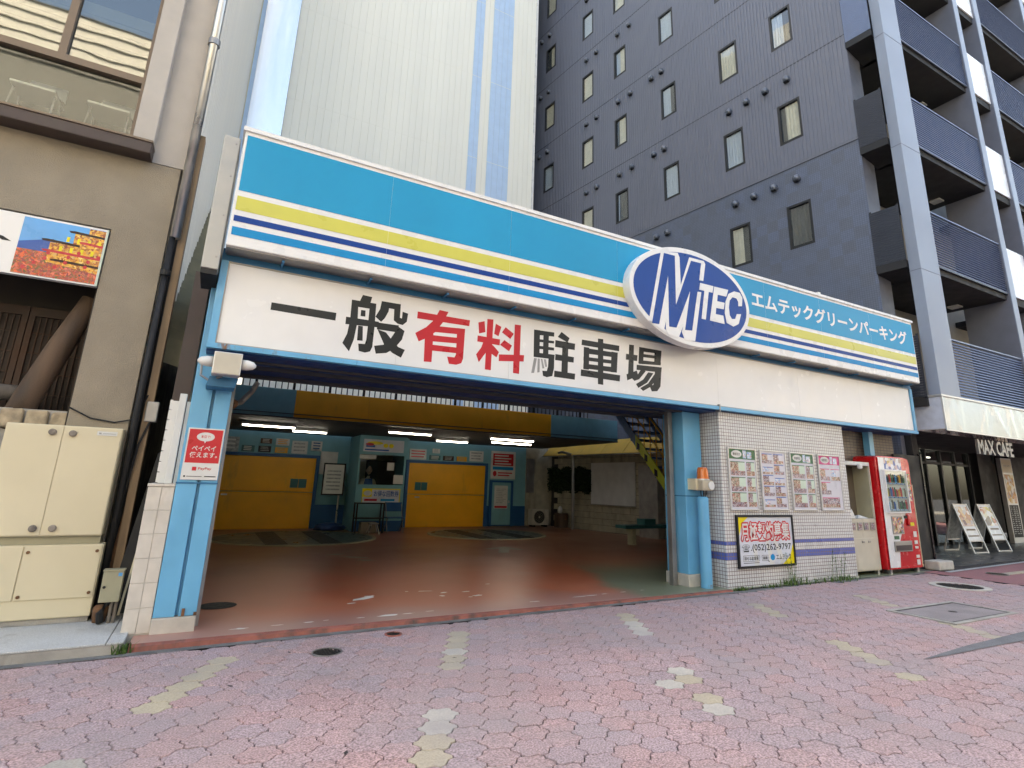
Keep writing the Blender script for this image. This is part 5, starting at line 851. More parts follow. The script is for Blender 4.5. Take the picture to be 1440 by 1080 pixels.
for i, zb_ in enumerate(SB):
    z1 = zb_ + 1.32
    for x0, x1 in ((13.44, 16.81), (18.51, 22.19), (23.91, 27.79)):
        bal = obj('balcony', MB().box(x0, x1, 5.80, 7.69, zb_ - 0.16, zb_ - 0.01), 'soffit', H)
        tag(obj('louvre', louvre(x0, x1, zb_ + 0.02, z1, 5.745, 0.061, 'louvre', 0.55 if i < 2 else 0.92), 'louvre', bal), kind='stuff')
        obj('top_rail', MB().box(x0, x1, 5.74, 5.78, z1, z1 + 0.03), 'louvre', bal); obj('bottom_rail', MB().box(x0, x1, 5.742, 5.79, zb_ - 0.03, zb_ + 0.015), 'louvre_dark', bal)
        if i < 1: pass
        d = obj('balcony_door', MB().box(x0 + 1.3, x0 + 2.5, 7.66, 7.695, zb_, zb_ + 2.1), 'winframe', H); obj('pane', MB().box(x0 + 1.35, x0 + 2.45, 7.652, 7.658, zb_ + 0.05, zb_ + 2.05), 'pane_dark', d)
        obj('ceiling_lamp', MB().box(x0 + 2.75, x0 + 3.0, 6.6, 6.85, zb_ - 0.20, zb_ - 0.161), 'notice', bal)
    for x0, x1 in ((17.085, 18.215), (22.51, 23.59)):
        obj('frosted_panel', MB().box(x0, x1, 5.76, 5.79, zb_ + 0.0, z1 + 0.02), 'frost', H)
        obj('slab_edge', MB().box(x0, x1, 5.80, 6.7, zb_ - 0.20, zb_ - 0.01), 'soffit', H)
    # side screens of the balconies, behind the corner pillar
    mb = MB(); pit = 0.052
    for q in range(int(1.34 / pit)):
        z = zb_ + 0.03 + q * pit; hbox(mb, 5.94, YC, z, z + pit * 0.86, 0.03, 0.05)
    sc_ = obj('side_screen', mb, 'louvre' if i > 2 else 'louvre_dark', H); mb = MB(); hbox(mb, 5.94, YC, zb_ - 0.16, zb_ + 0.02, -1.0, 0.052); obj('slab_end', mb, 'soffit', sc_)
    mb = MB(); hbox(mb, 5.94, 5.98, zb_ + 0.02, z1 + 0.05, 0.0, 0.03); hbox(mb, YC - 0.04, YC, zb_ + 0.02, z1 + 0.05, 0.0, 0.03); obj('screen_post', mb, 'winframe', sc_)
# recess light window at the first floor behind the sign end
w_ = obj('window', MB().box(13.25, 14.3, 7.64, 7.69, 4.55, 5.7), 'winframe', H); obj('blind_and_reflection', MB().box(13.3, 14.25, 7.63, 7.638, 4.6, 5.4), 'frost', w_)
# canopy wrapped in clear vinyl
cn = thing('cafe_canopy', 'white canopy wrapped in clear vinyl over the cafe front', 'canopy', (15, 6, 2.70))
mb = MB(); mb.box(12.655, 30, 5.72, 6.25, 2.70, 3.36); obj('canopy_box', mb, 'vinyl', cn); obj('top_rail', MB().box(12.62, 30, 5.69, 6.28, 3.362, 3.40), 'alu', cn)
mat('canopy_side', (0.56, 0.60, 0.70), 0.4, var=0.08, scale=9, bump=0.3, bscale=20)
obj('end_panel', MB().box(12.645, 12.654, 5.735, 6.24, 2.715, 3.35), 'canopy_side', cn); obj('edge_strip', MB().box(12.64, 12.67, 5.695, 5.719, 2.69, 3.36), 'alu', cn); obj('bottom_strip', MB().box(12.64, 30, 5.70, 5.719, 2.675, 2.70), 'alu', cn)
nx, nz_ = 150, 12; vv = []; rr = random.Random(4)
fold = [(rr.uniform(12.7, 22), rr.uniform(-0.7, 0.9), rr.uniform(0.03, 0.09), rr.uniform(0.006, 0.018)) for _ in range(48)]
for i in range(nx + 1):
    for j in range(nz_ + 1):
        x = 12.68 + i * 0.07; z = 2.702 + j * 0.0545; d = sum(am * math.exp(-((x + sl * (z - 3.0) - fx) / wd) ** 2) for fx, sl, wd, am in fold); vv.append((x, 5.712 - d, z))
mb = MB(); mb.add(vv, [(i * (nz_ + 1) + j, (i + 1) * (nz_ + 1) + j, (i + 1) * (nz_ + 1) + j + 1, i * (nz_ + 1) + j + 1) for i in range(nx) for j in range(nz_)])
vn = glass('vinyl_film', (0.97, 0.97, 0.97), fres=1.4, rough=0.08, base=0.06); obj('vinyl_film', mb, 'vinyl_film', cn, smooth=True)
# ------------------------------------------------------------------ cafe front
C = thing('cafe_shop', 'dark glazed cafe shop front under the white canopy', 'shop', (16, 7.6, 0.08))
obj('ceiling', MB().box(12.7, 30, 6.26, 11.2, 2.72, 2.80), 'soffit', C); obj('side_wall', MB().box(12.72, 12.92, 6.42, 11.1, 0.07, 2.72), 'soffit', C)
obj('interior_wall', MB().box(12.92, 30, 11.1, 11.2, 0.07, 2.72), 'darkroom', C)
for k in range(10):
    x = 13.0 + k * 0.82
    if x < 20.6: obj('mullion', MB().box(x, x + 0.07, 8.75, 8.85, 0.08, 2.72), 'winframe', C)
    if x < 20.0:
        p_ = obj('glazing', MB().box(x + 0.071, x + 0.819, 8.80, 8.806, 0.14, 2.70), 'pane_dark', C)
obj('transom', MB().box(12.93, 20.5, 8.76, 8.84, 2.30, 2.36), 'winframe', C)
for k, (x, z) in enumerate(((13.4, 2.55), (14.6, 2.55), (15.9, 2.55), (17.2, 2.55))): obj('lamp_strip', MB().box(x + 1.5, x + 2.35, 9.4, 9.48, z, z + 0.03), 'tube', C)
obj('dark_pier', MB().box(20.62, 21.5, 8.6, 9.0, 0.08, 2.72), 'black', C); obj('dark_pier', MB().box(22.7, 28, 8.6, 9.0, 0.08, 2.72), 'black', C)
t = thing('cafe_lettering', 'raised metal cafe name letters hanging under the canopy edge', 'sign', (15.0, 5.95, 2.3)); CFR = faceY(5.90)
vvt, fft, a_, b_, c_, d_ = TXT['cafe']
mb = MB(); put_text(mb, 'cafe', 14.17, 15.75, 2.29, 2.61, CFR, 0.05); mb2 = MB(); mb2.v = [(p[0], p[1] + 0.05, p[2]) for p in mb.v]; nV = len(mb.v)
full = MB(); full.v = mb.v + mb2.v; full.f = mb.f + [tuple(i + nV for i in f)[::-1] for f in mb.f]
ec_ = {}
for f in mb.f:
    for i in range(len(f)): ec_[(f[i], f[(i + 1) % len(f)])] = 1
for (i, j) in list(ec_):
    if (j, i) not in ec_: full.f.append((j, i, i + nV, j + nV))
full.mi = [0] * len(full.f); obj('letter_row', full, 'dullsteel', t)
mb = MB()
for k in range(9): mb.tube([(14.3 + k * 0.18, 5.9, 2.58), (14.3 + k * 0.18, 5.9, 2.70)], 0.008, 6)
obj('hanger', mb, 'black', t)
t = thing('menu_totem', 'tall lit menu panel with pictures standing by the cafe door', 'sign', (21.85, 8.45, 0.08)); obj('case', MB().box(21.60, 22.30, 8.40, 8.52, 0.09, 2.62), 'alu', t); P = faceY(8.40)
obj('header', MB().rect(21.63, 22.27, 2.18, 2.58, P, 0.002), 'cream', t); obj('lettering', put_text(MB(), 'max2', 21.75, 22.15, 2.36, 2.42, P, 0.004), 'noticegrey', t); obj('picture', MB().rect(21.65, 22.25, 1.25, 2.12, P, 0.002), 'dish', t); obj('menu_sheet', MB().rect(21.65, 22.25, 0.25, 1.2, P, 0.002), 'black', t)
mb = MB(); rr = random.Random(3)
for k in range(14):
    for q in range(3): mb.rect(21.70 + q * 0.18, 21.70 + q * 0.18 + rr.uniform(0.06, 0.15), 1.13 - k * 0.06, 1.15 - k * 0.06, P, 0.004)
obj('menu_text', mb, 'noticegrey', t)
def aboard(x, y, ang, label, pic):
    t = thing('sandwich_board', label, 'sandwich board', (x, y, 0.08), 'sandwich boards before the cafe'); ca, sa = cos(ang), sin(ang)
    def W(u, v, z): return (x + u * ca - v * sa, y + u * sa + v * ca, 0.08 + z)
    h = 1.15; w = 0.29
    for s, nm in ((-1, 'front_leaf'), (1, 'rear_leaf')):
        fv = lambda z: s * 0.34 * (1 - z / h)
        mb = MB()
        for u in (-w, w): mb.bar(W(u, fv(0), 0), W(u, fv(h), h), 0.03, 0.03)
        for z in (0.02, 0.28, h - 0.015): mb.bar(W(-w + 0.016, fv(z), z), W(w - 0.016, fv(z), z), 0.028, 0.028)
        lf = obj(nm, mb, 'alu', t); mb = MB(); o = -0.012 * s * -1
        mb.hexa([W(-w + 0.016, fv(0.29), 0.295), W(w - 0.016, fv(0.29), 0.295), W(w - 0.016, fv(0.29) + 0.008, 0.295), W(-w + 0.016, fv(0.29) + 0.008, 0.295), W(-w + 0.016, fv(h - 0.03), h - 0.03), W(w - 0.016, fv(h - 0.03), h - 0.03), W(w - 0.016, fv(h - 0.03) + 0.008, h - 0.03), W(-w + 0.016, fv(h - 0.03) + 0.008, h - 0.03)])
        obj('sheet', mb, 'vm_white' if s < 0 else 'noticegrey', lf)
        if s < 0:
            mb = MB(); q = lambda u, z: W(u, fv(z) - 0.006, z); mb.quad(q(-w + 0.04, 0.62), q(w - 0.04, 0.62), q(w - 0.04, 1.08), q(-w + 0.04, 1.08)); obj('picture', mb, pic, lf); mb = MB(); mb.quad(q(-w + 0.1, 0.52), q(w - 0.1, 0.52), q(w - 0.1, 0.56), q(-w + 0.1, 0.56)); mb.quad(q(-w + 0.06, 0.38), q(w - 0.06, 0.38), q(w - 0.06, 0.41), q(-w + 0.06, 0.41)); obj('print', mb, 'brownframe', lf)
aboard(16.74, 7.55, radians(-4), 'white sandwich board with food picture before the cafe, nearer the vending machine', 'dish'); aboard(18.08, 7.60, radians(-4), 'sandwich board with yellow food picture before the cafe, nearer the menu panel', 'streetpic')
# black screen and its concrete foot
t = thing('black_screen', 'tall black panel screen between the vending machine and the cafe', 'screen', (12.4, 6.4, 0.06)); obj('panel', MB().box(11.86, 12.80, 6.36, 6.40, 0.14, 2.20), 'black', t); obj('post', MB().box(12.801, 12.85, 6.34, 6.40, 0.10, 2.24), 'blackgloss', t); obj('foot_block', MB().box(12.1, 12.62, 5.93, 6.2, 0.06, 0.22), 'concrete_pale', t, bevel=0.02); obj('foot_bar', MB().box(12.5, 12.84, 6.2, 6.36, 0.09, 0.15), 'blackgloss', t)
# ------------------------------------------------------------------ cream can cabinet in the recess
t = thing('can_cabinet', 'old cream drink cabinet with open bay and four small windows', 'cabinet', (10.15, 6.3, 0.07)); x0, x1 = 9.75, 10.57
mb = MB(); mb.box(x0, x1, 6.12, 6.44, 0.12, 0.985); obj('lower_case', mb, 'cream_metal', t, bevel=0.008)
mb = MB(); mb.box(x0, x0 + 0.035, 6.12, 6.44, 0.987, 1.97); mb.box(x1 - 0.035, x1, 6.12, 6.44, 0.987, 1.97); mb.box(x0 + 0.036, x1 - 0.036, 6.12, 6.44, 1.90, 1.97); obj('bay_frame', mb, 'cream_metal', t)
obj('bay_back', MB().box(x0 + 0.036, x1 - 0.036, 6.42, 6.44, 0.987, 1.90), 'bay', t); obj('bay_lining', MB().box(x0 + 0.036, x0 + 0.045, 6.14, 6.42, 0.987, 1.90).box(x0 + 0.046, x1 - 0.046, 6.14, 6.42, 1.89, 1.899), 'bay', t); obj('bay_lining', MB().box(x1 - 0.045, x1 - 0.036, 6.14, 6.42, 0.987, 1.90), 'olive_metal', t); obj('header', MB().box(x0 + 0.02, x1 - 0.02, 6.112, 6.119, 1.905, 1.965), 'notice', t); obj('bay_lamp', MB().box(10.18, 10.27, 6.06, 6.12, 1.84, 1.93), 'plastic_white', t, bevel=0.02)  # bay shade coloured into back, left and top; right side paler
for k in range(4):
    a = 9.80 + k * 0.19; q = obj('price_window', MB().box(a, a + 0.13, 6.108, 6.119, 0.79, 0.92), 'dullsteel', t); obj('picture', MB().rect(a + 0.02, a + 0.11, 0.805, 0.905, faceY(6.108), 0.002), 'food_b', q)
obj('door', MB().box(x0 + 0.02, x1 - 0.02, 6.11, 6.119, 0.14, 0.66), 'cream_metal', t, bevel=0.004)
for a in (10.06, 10.24): obj('handle', MB().box(a, a + 0.07, 6.10, 6.11, 0.585, 0.61), 'dullsteel', t)
for a in (9.80, 10.48): obj('foot', MB().box(a, a + 0.05, 6.14, 6.2, 0.055, 0.12), 'steel', t)
tag(obj('crumpled_bag', MB().add([(9.78, 6.12, 0.99), (9.95, 6.10, 0.99), (9.97, 6.25, 0.99), (9.8, 6.27, 0.99), (9.80, 6.14, 1.08), (9.88, 6.12, 1.15), (9.93, 6.2, 1.06), (9.82, 6.24, 1.12)], [(0, 1, 5, 4), (1, 2, 6, 5), (2, 3, 7, 6), (3, 0, 4, 7), (4, 5, 6, 7)]), 'plastic_white'), 'crumpled white plastic bag lying in the cream cabinet bay', 'bag')
tag(obj('paper_sheet', MB().add([(10.05, 6.13, 0.99), (10.38, 6.13, 0.99), (10.36, 6.3, 1.0), (10.1, 6.3, 1.0), (10.2, 6.2, 1.045)], [(0, 1, 4), (1, 2, 4), (2, 3, 4), (3, 0, 4)]), 'notice'), 'creased sheet of paper lying in the cream cabinet bay', 'paper')
# ------------------------------------------------------------------ vending machine
t = thing('vending_machine', 'red and white drink vending machine on small feet', 'vending machine', (11.15, 6.3, 0.07)); x0, x1, y0, z0, z1 = 10.62, 11.74, 6.03, 0.13, 2.10
VF = faceY(y0)
obj('case', MB().prism([(x0, z0), (x1, z0), (x1, z1 - 0.10), (x1 - 0.03, z1 - 0.03), (x1 - 0.2, z1), (x0 + 0.1, z1), (x0 + 0.02, z1 - 0.03), (x0, z1 - 0.1)], faceY(6.62), 0.0, 0.585), 'vm_red', t, bevel=0.012)
obj('front_white', MB().flat([(x0 + 0.045, z0 + 0.03), (x0 + 0.36, z0 + 0.03), (x0 + 0.42, z0 + 0.42), (x0 + 0.62, z0 + 0.75), (x0 + 0.80, z0 + 1.05), (x0 + 0.80, z1 - 0.04), (x0 + 0.06, z1 - 0.03)], VF, 0.014), 'vm_white', t)
fr = obj('display', MB().box(x0 + 0.15, x0 + 0.82, y0 - 0.016, y0 - 0.002, 1.10, 1.84), 'vm_display', t)
obj('header_wrap', MB().rect(x0 + 0.24, x0 + 0.80, 1.86, 2.07, VF, 0.016), 'anime_wrap', t)
shelf_cols = ['inkred', 'green_ink', 'blue_ink', 'orange_ink', 'black', 'mint', 'yellow_ink', 'vm_white', 'cyan_light', 'brownframe']
rr = random.Random(11)
for r_, zs in enumerate((1.155, 1.375, 1.62)):
    sh = obj('shelf', MB().box(x0 + 0.155, x0 + 0.815, y0 - 0.05, y0 - 0.016, zs - 0.03, zs), 'vm_white', fr)
    for k in range(10):
        cx = x0 + 0.19 + k * 0.064; hh = rr.choice((0.13, 0.15, 0.165)); mb = MB(); mb.tube([(cx, y0 - 0.035, zs), (cx, y0 - 0.035, zs + hh * 0.75), (cx, y0 - 0.035, zs + hh * 0.85), (cx, y0 - 0.035, zs + hh)], [0.022, 0.022, 0.012, 0.011], 10)
        obj('can', mb, rr.choice(shelf_cols), fr)
        obj('button', MB().box(cx - 0.022, cx + 0.022, y0 - 0.055, y0 - 0.0505, zs - 0.024, zs - 0.006), 'royal' if k % 2 else 'sky_ink', fr)
obj('display_glass', MB().box(x0 + 0.145, x0 + 0.825, y0 - 0.068, y0 - 0.064, 1.11, 1.83), 'pane_clear', fr)
obj('display_edge', MB().box(x0 + 0.13, x0 + 0.15, y0 - 0.07, y0 - 0.014, 1.09, 1.85).box(x0 + 0.82, x0 + 0.84, y0 - 0.07, y0 - 0.014, 1.09, 1.85).box(x0 + 0.15, x0 + 0.82, y0 - 0.07, y0 - 0.014, 1.83, 1.85).box(x0 + 0.15, x0 + 0.82, y0 - 0.07, y0 - 0.014, 1.09, 1.11), 'vm_white', fr)
obj('side_poster', MB().rect(x0 + 0.87, x0 + 1.06, 1.30, 1.80, VF, 0.003), 'cans', t)
q = obj('advert_window', MB().box(x0 + 0.25, x0 + 0.60, y0 - 0.024, y0 - 0.003, 0.72, 1.03), 'dullsteel', t); obj('picture', MB().rect(x0 + 0.27, x0 + 0.58, 0.74, 1.01, VF, 0.026), 'cans', q)
obj('coin_panel', MB().box(x0 + 0.66, x0 + 0.76, y0 - 0.022, y0 - 0.002, 0.99, 1.04), 'black', t); obj('note_slot', MB().box(x0 + 0.78, x0 + 0.90, y0 - 0.03, y0 - 0.002, 0.86, 1.06), 'vm_red', t, bevel=0.02); obj('sticker', MB().rect(x0 + 0.82, x0 + 0.94, 0.86, 0.92, VF, 0.034), 'yellow_ink', t); obj('sticker', MB().rect(x0 + 0.27, x0 + 0.43, 0.63, 0.69, VF, 0.016), 'green_ink', t)
q = obj('pickup_port', MB().box(x0 + 0.24, x0 + 0.80, y0 - 0.03, y0 - 0.002, 0.42, 0.60), 'dullsteel', t, bevel=0.006); obj('flap', MB().box(x0 + 0.27, x0 + 0.77, y0 - 0.034, y0 - 0.0305, 0.44, 0.53), 'vm_dark', q)
for zz, hh in ((0.66, 0.10), (0.54, 0.06), (0.46, 0.04), (0.30, 0.05), (0.18, 0.09)): obj('sticker', MB().rect(x0 + 0.93, x0 + 1.04, zz, zz + hh, VF, 0.003), 'notice', t)
obj('kick_plate', MB().box(x0 + 0.06, x1 - 0.06, y0 - 0.012, y0 - 0.002, 0.135, 0.165), 'vm_red', t); obj('side_strip', MB().box(x1 + 0.001, x1 + 0.012, y0, y0 + 0.02, 0.14, 1.6), 'cream', t)
for a in (x0 + 0.1, x1 - 0.15): obj('foot', MB().box(a, a + 0.06, y0 + 0.03, y0 + 0.09, 0.055, 0.13), 'steel', t)
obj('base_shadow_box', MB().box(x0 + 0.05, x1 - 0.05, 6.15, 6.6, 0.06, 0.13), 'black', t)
# ------------------------------------------------------------------ things inside the garage
def lamp(x0, x1, y, z, label):
    t = thing('fluorescent_lamp', label, 'lamp', ((x0 + x1) / 2, y, z), 'lit tubes under the deck')
    obj('batten', MB().box(x0, x1, y - 0.05, y + 0.05, z + 0.035, z + 0.10), 'plastic_white', t); mb = MB(); mb.tube([(x0 + 0.02, y, z + 0.02), (x1 - 0.02, y, z + 0.02)], 0.018, 6); obj('tube', mb, 'tube', t)
lamp(0.5, 1.65, 14.35, 2.54, 'lit fluorescent tube nearest the left column'); lamp(1.70, 2.55, 15.4, 2.55, 'lit fluorescent tube over the left turntable, farther back'); lamp(3.66, 4.76, 13.6, 2.53, 'lit fluorescent tube before the attendant booth'); lamp(6.25, 7.55, 13.3, 2.52, 'lit fluorescent tube under the front of the deck, right of the booth'); lamp(6.9, 8.2, 14.6, 2.53, 'bright lit fluorescent tube over the right turntable'); lamp(5.6, 6.6, 15.6, 2.55, 'lit fluorescent tube behind, near the right yellow door')
# notices over the doors
rr = random.Random(5); nk = 0
lab = ['crinkled white notice board at the far left of the back wall', 'dark green notice light over the left yellow door, leftmost', 'dark notice light over the left door, middle', 'yellow notice light over the left door', 'pale paper notice over the right end of the left door', 'small framed notice near the booth on the back wall', 'upper small dark sign over the left door', 'pale yellow-blue notice high over the left door', 'white notice left above the right door', 'dark green notice light over the right door', 'dark notice light over the middle of the right door', 'yellow notice light over the right door', 'small pale notice high over the right door', 'pale paper notice over the right end of the right door']
nb = [(0.1, 0.62, 2.08, 2.48, 'noticegrey', 'notice'), (0.70, 1.02, 2.10, 2.27, 'teal', 'notice'), (1.12, 1.44, 2.10, 2.27, 'black', 'noticegrey'), (1.55, 1.88, 2.10, 2.25, 'yellowdoor', 'olive_metal'), (1.98, 2.40, 2.10, 2.46, 'notice', 'noticegrey'), (2.50, 2.80, 2.20, 2.48, 'notice', 'bluewall'), (1.15, 1.44, 2.34, 2.48, 'oldwood', 'notice'), (1.55, 1.9, 2.31, 2.50, 'notice', 'yellowdoor'), (5.45, 6.0, 2.10, 2.42, 'notice', 'inkred'), (6.12, 6.48, 2.10, 2.25, 'teal', 'notice'), (6.58, 6.94, 2.10, 2.25, 'lattice', 'noticegrey'), (7.05, 7.4, 2.10, 2.25, 'yellowdoor', 'olive_metal'), (6.2, 6.45, 2.32, 2.46, 'notice', 'noticegrey'), (7.5, 8.0, 2.12, 2.46, 'notice', 'noticegrey')]
for (a, b, c_, d_, m1, m2), l in zip(nb, lab):
    t = thing('wall_notice', l, 'notice', ((a + b) / 2, 17.5, c_), 'notices on the back wall'); obj('board', MB().box(a, b, 17.51, 17.545, c_, d_), m1, t); P = faceY(17.51); mb = MB()
    for k in range(3): mb.rect(a + 0.05, b - 0.05 - 0.1 * rr.random() * (b - a), c_ + (d_ - c_) * (0.2 + 0.27 * k), c_ + (d_ - c_) * (0.32 + 0.27 * k), P, 0.003)
    obj('print', mb, m2, t)
t = thing('tariff_board', 'large red and white tariff board above the small service door', 'notice', (8.77, 17.5, 1.6)); obj('board', MB().box(8.3, 9.22, 17.50, 17.545, 1.58, 2.50), 'notice', t); P = faceY(17.50); obj('red_field', MB().rect(8.36, 9.14, 2.02, 2.42, P, 0.003), 'inkred', t); obj('blue_line', MB().rect(8.36, 9.14, 1.88, 1.98, P, 0.003), 'cyan_light', t); obj('mark', MB().flat(ell(8.44, 1.75, 0.07, 0.09, 20), P, 0.003), 'inkred', t)
mb = MB()
for k in range(4): mb.rect(8.42, 9.05 - 0.1 * (k % 2), 2.06 + k * 0.09, 2.10 + k * 0.09, P, 0.005)
obj('print', mb, 'notice', t); mb = MB(); mb.rect(8.56, 9.1, 1.76, 1.80, P, 0.003); mb.rect(8.56, 9.0, 1.68, 1.72, P, 0.003); obj('small_print', mb, 'inkred', t)
# attendant booth
t = thing('attendant_booth', 'pale blue attendant booth with window and banner between the yellow doors', 'booth', (4.3, 16.8, FZ)); x0, x1, y0 = 3.60, 4.95, 16.2
mb = MB(); mb.box(x0, x1, y0, y0 + 0.06, FZ + 0.28, 1.30); obj('front_panel', mb, 'aquawall', t); obj('dado', MB().box(x0, x1, y0 - 0.003, y0 + 0.06, FZ, FZ + 0.278), 'bluewall', t)
mb = MB(); mb.box(x0, x0 + 0.05, y0 + 0.06, 17.5, FZ, 2.62); mb.box(x1 - 0.05, x1, y0 + 0.06, 17.5, FZ, 2.62); mb.box(x0, x0 + 0.05, y0, y0 + 0.058, 1.31, 2.10); mb.box(x1 - 0.05, x1, y0, y0 + 0.058, 1.31, 2.10); obj('booth_wall', mb, 'aquawall', t); obj('roof', MB().box(x0, x1, y0, 17.5, 2.621, 2.65), 'aquawall', t)
obj('pane', MB().box(x0 + 0.05, x1 - 0.05, y0 + 0.03, y0 + 0.035, 1.30, 2.10), 'pane_clear', t); obj('counter', MB().box(x0 + 0.05, x1 - 0.05, y0 + 0.07, y0 + 0.45, 1.12, 1.15), 'oldwood', t)
b_ = obj('sign_board', MB().box(x0 - 0.03, x1 + 0.03, y0 - 0.08, y0 - 0.005, 2.12, 2.62), 'aquawall', t); P = faceY(y0 - 0.08); obj('sign_sheet', MB().rect(x0 + 0.08, x1 - 0.12, 2.20, 2.54, P, 0.003), 'pale_ink', b_); obj('lettering', MB().flat(ell(4.0, 2.44, 0.22, 0.05, 20), P, 0.005).flat(ell(4.3, 2.38, 0.07, 0.06, 16), P, 0.006).flat(ell(4.46, 2.38, 0.07, 0.06, 16), P, 0.0065), 'yellow_ink', b_); obj('lettering', MB().rect(3.75, 4.0, 2.32, 2.38, P, 0.005), 'blue_ink', b_); obj('lettering', MB().rect(3.72, 4.4, 2.23, 2.27, P, 0.005), 'blue_ink', b_); obj('lettering', MB().flat(ell(3.85, 2.40, 0.12, 0.04, 16), P, 0.007), 'inkred', b_)
b_ = obj('banner', MB().box(3.78, 4.85, y0 - 0.02, y0 - 0.002, 0.80, 1.20), 'yellow_ink', t); P = faceY(y0 - 0.02); obj('banner_field', MB().rect(4.05, 4.82, 0.82, 1.17, P, 0.002).rect(3.80, 4.05, 0.82, 0.97, P, 0.002), 'pale_ink', b_); obj('bubble', MB().flat(ell(3.93, 1.07, 0.11, 0.07, 20), P, 0.004), 'notice', b_); obj('lettering', put_text(MB(), 'garu', 4.10, 4.80, 0.98, 1.14, P, 0.005), 'blue_ink', b_); obj('lettering', MB().rect(3.85, 4.2, 0.86, 0.92, P, 0.004), 'inkred', b_); obj('lettering', MB().rect(4.3, 4.7, 0.86, 0.92, P, 0.004), 'cyan_light', b_)
obj('paper', MB().rect(3.62, 4.08, 2.00, 2.11, faceY(y0), 0.004), 'notice', t); obj('paper', MB().rect(4.62, 4.90, 1.33, 1.58, faceY(y0), 0.004), 'notice', t); obj('cup_picture', MB().rect(4.42, 4.62, 1.70, 1.92, faceY(y0 + 0.03), 0.004), 'notice', t)
obj('rear_shelf', MB().box(4.1, 4.9, 17.1, 17.4, 1.2, 2.0), 'darkroom', t); obj('back_lining', MB().box(x0 + 0.05, x1 - 0.05, 17.42, 17.5, FZ, 2.6), 'olive_metal', t)
# attendant: one continuous body grown from a skeleton, head, hair, collar
def skin_body(name, verts, edges, radii, mats, parent=None):
    me = bpy.data.meshes.new(name); me.from_pydata(verts, edges, []); me.materials.append(MATS[mats]); o = bpy.data.objects.new(name, me); col.objects.link(o)
    o.modifiers.new('s', 'SKIN'); 
    for i, r_ in enumerate(radii): me.skin_vertices[0].data[i].radius = (r_ if isinstance(r_, tuple) else (r_, r_))
    me.skin_vertices[0].data[0].use_root = True; sb = o.modifiers.new('u', 'SUBSURF'); sb.levels = 2; sb.render_levels = 2; o.parent = parent; return o
pt = thing('person', 'attendant in beige uniform with blue collar sitting behind the booth window', 'person', (4.05, 16.85, FZ))
vb_ = [(0, 0, 0.55), (0, 0, 0.80), (0, -0.01, 1.05), (0, -0.02, 1.28), (0, -0.02, 1.40), (0.01, -0.03, 1.49), (-0.17, -0.02, 1.34), (-0.24, -0.06, 1.12), (-0.16, -0.26, 1.12), (-0.05, -0.36, 1.15), (0.17, -0.02, 1.34), (0.25, -0.05, 1.12), (0.2, -0.26, 1.12), (0.1, -0.37, 1.15), (-0.1, -0.05, 0.50), (-0.12, -0.42, 0.50), (-0.12, -0.42, 0.12), (-0.12, -0.52, 0.06), (0.1, -0.05, 0.50), (0.12, -0.42, 0.50), (0.12, -0.42, 0.12), (0.12, -0.52, 0.06)]
eb = [(0, 1), (1, 2), (2, 3), (3, 4), (4, 5), (3, 6), (6, 7), (7, 8), (8, 9), (3, 10), (10, 11), (11, 12), (12, 13), (0, 14), (14, 15), (15, 16), (16, 17), (0, 18), (18, 19), (19, 20), (20, 21)]
rb = [0.15, (0.15, 0.11), (0.16, 0.11), (0.14, 0.09), 0.06, 0.05, 0.07, 0.052, 0.042, 0.03, 0.07, 0.052, 0.042, 0.03, 0.08, 0.065, 0.05, 0.035, 0.08, 0.065, 0.05, 0.035]
skin_body('body', vb_, eb, rb, 'uniform', pt)
def ball(mb, c, rx, ry, rz, nu=16, nv=10, f=None):
    vv = []; 
    for j in range(nv + 1):
        ph = -pi / 2 + pi * j / nv
        for i in range(nu):
            th = 2 * pi * i / nu; p = V(cos(ph) * cos(th) * rx, cos(ph) * sin(th) * ry, sin(ph) * rz); p = f(p) if f else p; vv.append((c[0] + p.x, c[1] + p.y, c[2] + p.z))
    return mb.add(vv, [(j * nu + i, j * nu + (i + 1) % nu, (j + 1) * nu + (i + 1) % nu, (j + 1) * nu + i) for j in range(nv) for i in range(nu)])
def face_shape(p):
    if p.z < 0: p.x *= 1 - 0.35 * (-p.z / 0.125) ** 1.5
    if p.y < -0.05 and abs(p.x) < 0.025 and -0.04 < p.z < 0.02: p.y -= 0.02
    return p
hc = (4.06, 16.80, 1.70); mb = MB(); ball(mb, hc, 0.082, 0.098, 0.125, 20, 16, face_shape); ball(mb, (hc[0] - 0.083, hc[1] + 0.01, hc[2] - 0.01), 0.012, 0.022, 0.032, 8, 6); ball(mb, (hc[0] + 0.083, hc[1] + 0.01, hc[2] - 0.01), 0.012, 0.022, 0.032, 8, 6); hd = obj('head', mb, 'skin', pt, smooth=True)
mb = MB(); ball(mb, (hc[0], hc[1] + 0.022, hc[2] + 0.032), 0.09, 0.098, 0.105, 20, 12, lambda p: V(p.x, p.y, max(p.z, -0.05))); obj('hair', mb, 'hair', pt, smooth=True)
for s in (-1, 1): mb = MB(); ball(mb, (hc[0] + s * 0.032, hc[1] - 0.089, hc[2] + 0.005), 0.011, 0.008, 0.006, 8, 6); obj('eye', mb, 'black', hd)
obj('mouth', MB().box(hc[0] - 0.022, hc[0] + 0.022, hc[1] - 0.088, hc[1] - 0.080, hc[2] - 0.067, hc[2] - 0.06), 'rust', hd)
mb = MB(); mb.hexa([(3.92, 16.705, 1.25), (4.18, 16.705, 1.25), (4.18, 16.74, 1.25), (3.92, 16.74, 1.25), (3.96, 16.74, 1.46), (4.16, 16.74, 1.46), (4.16, 16.78, 1.46), (3.96, 16.78, 1.46)]); obj('collar', mb, 'collar', pt, bevel=0.01)
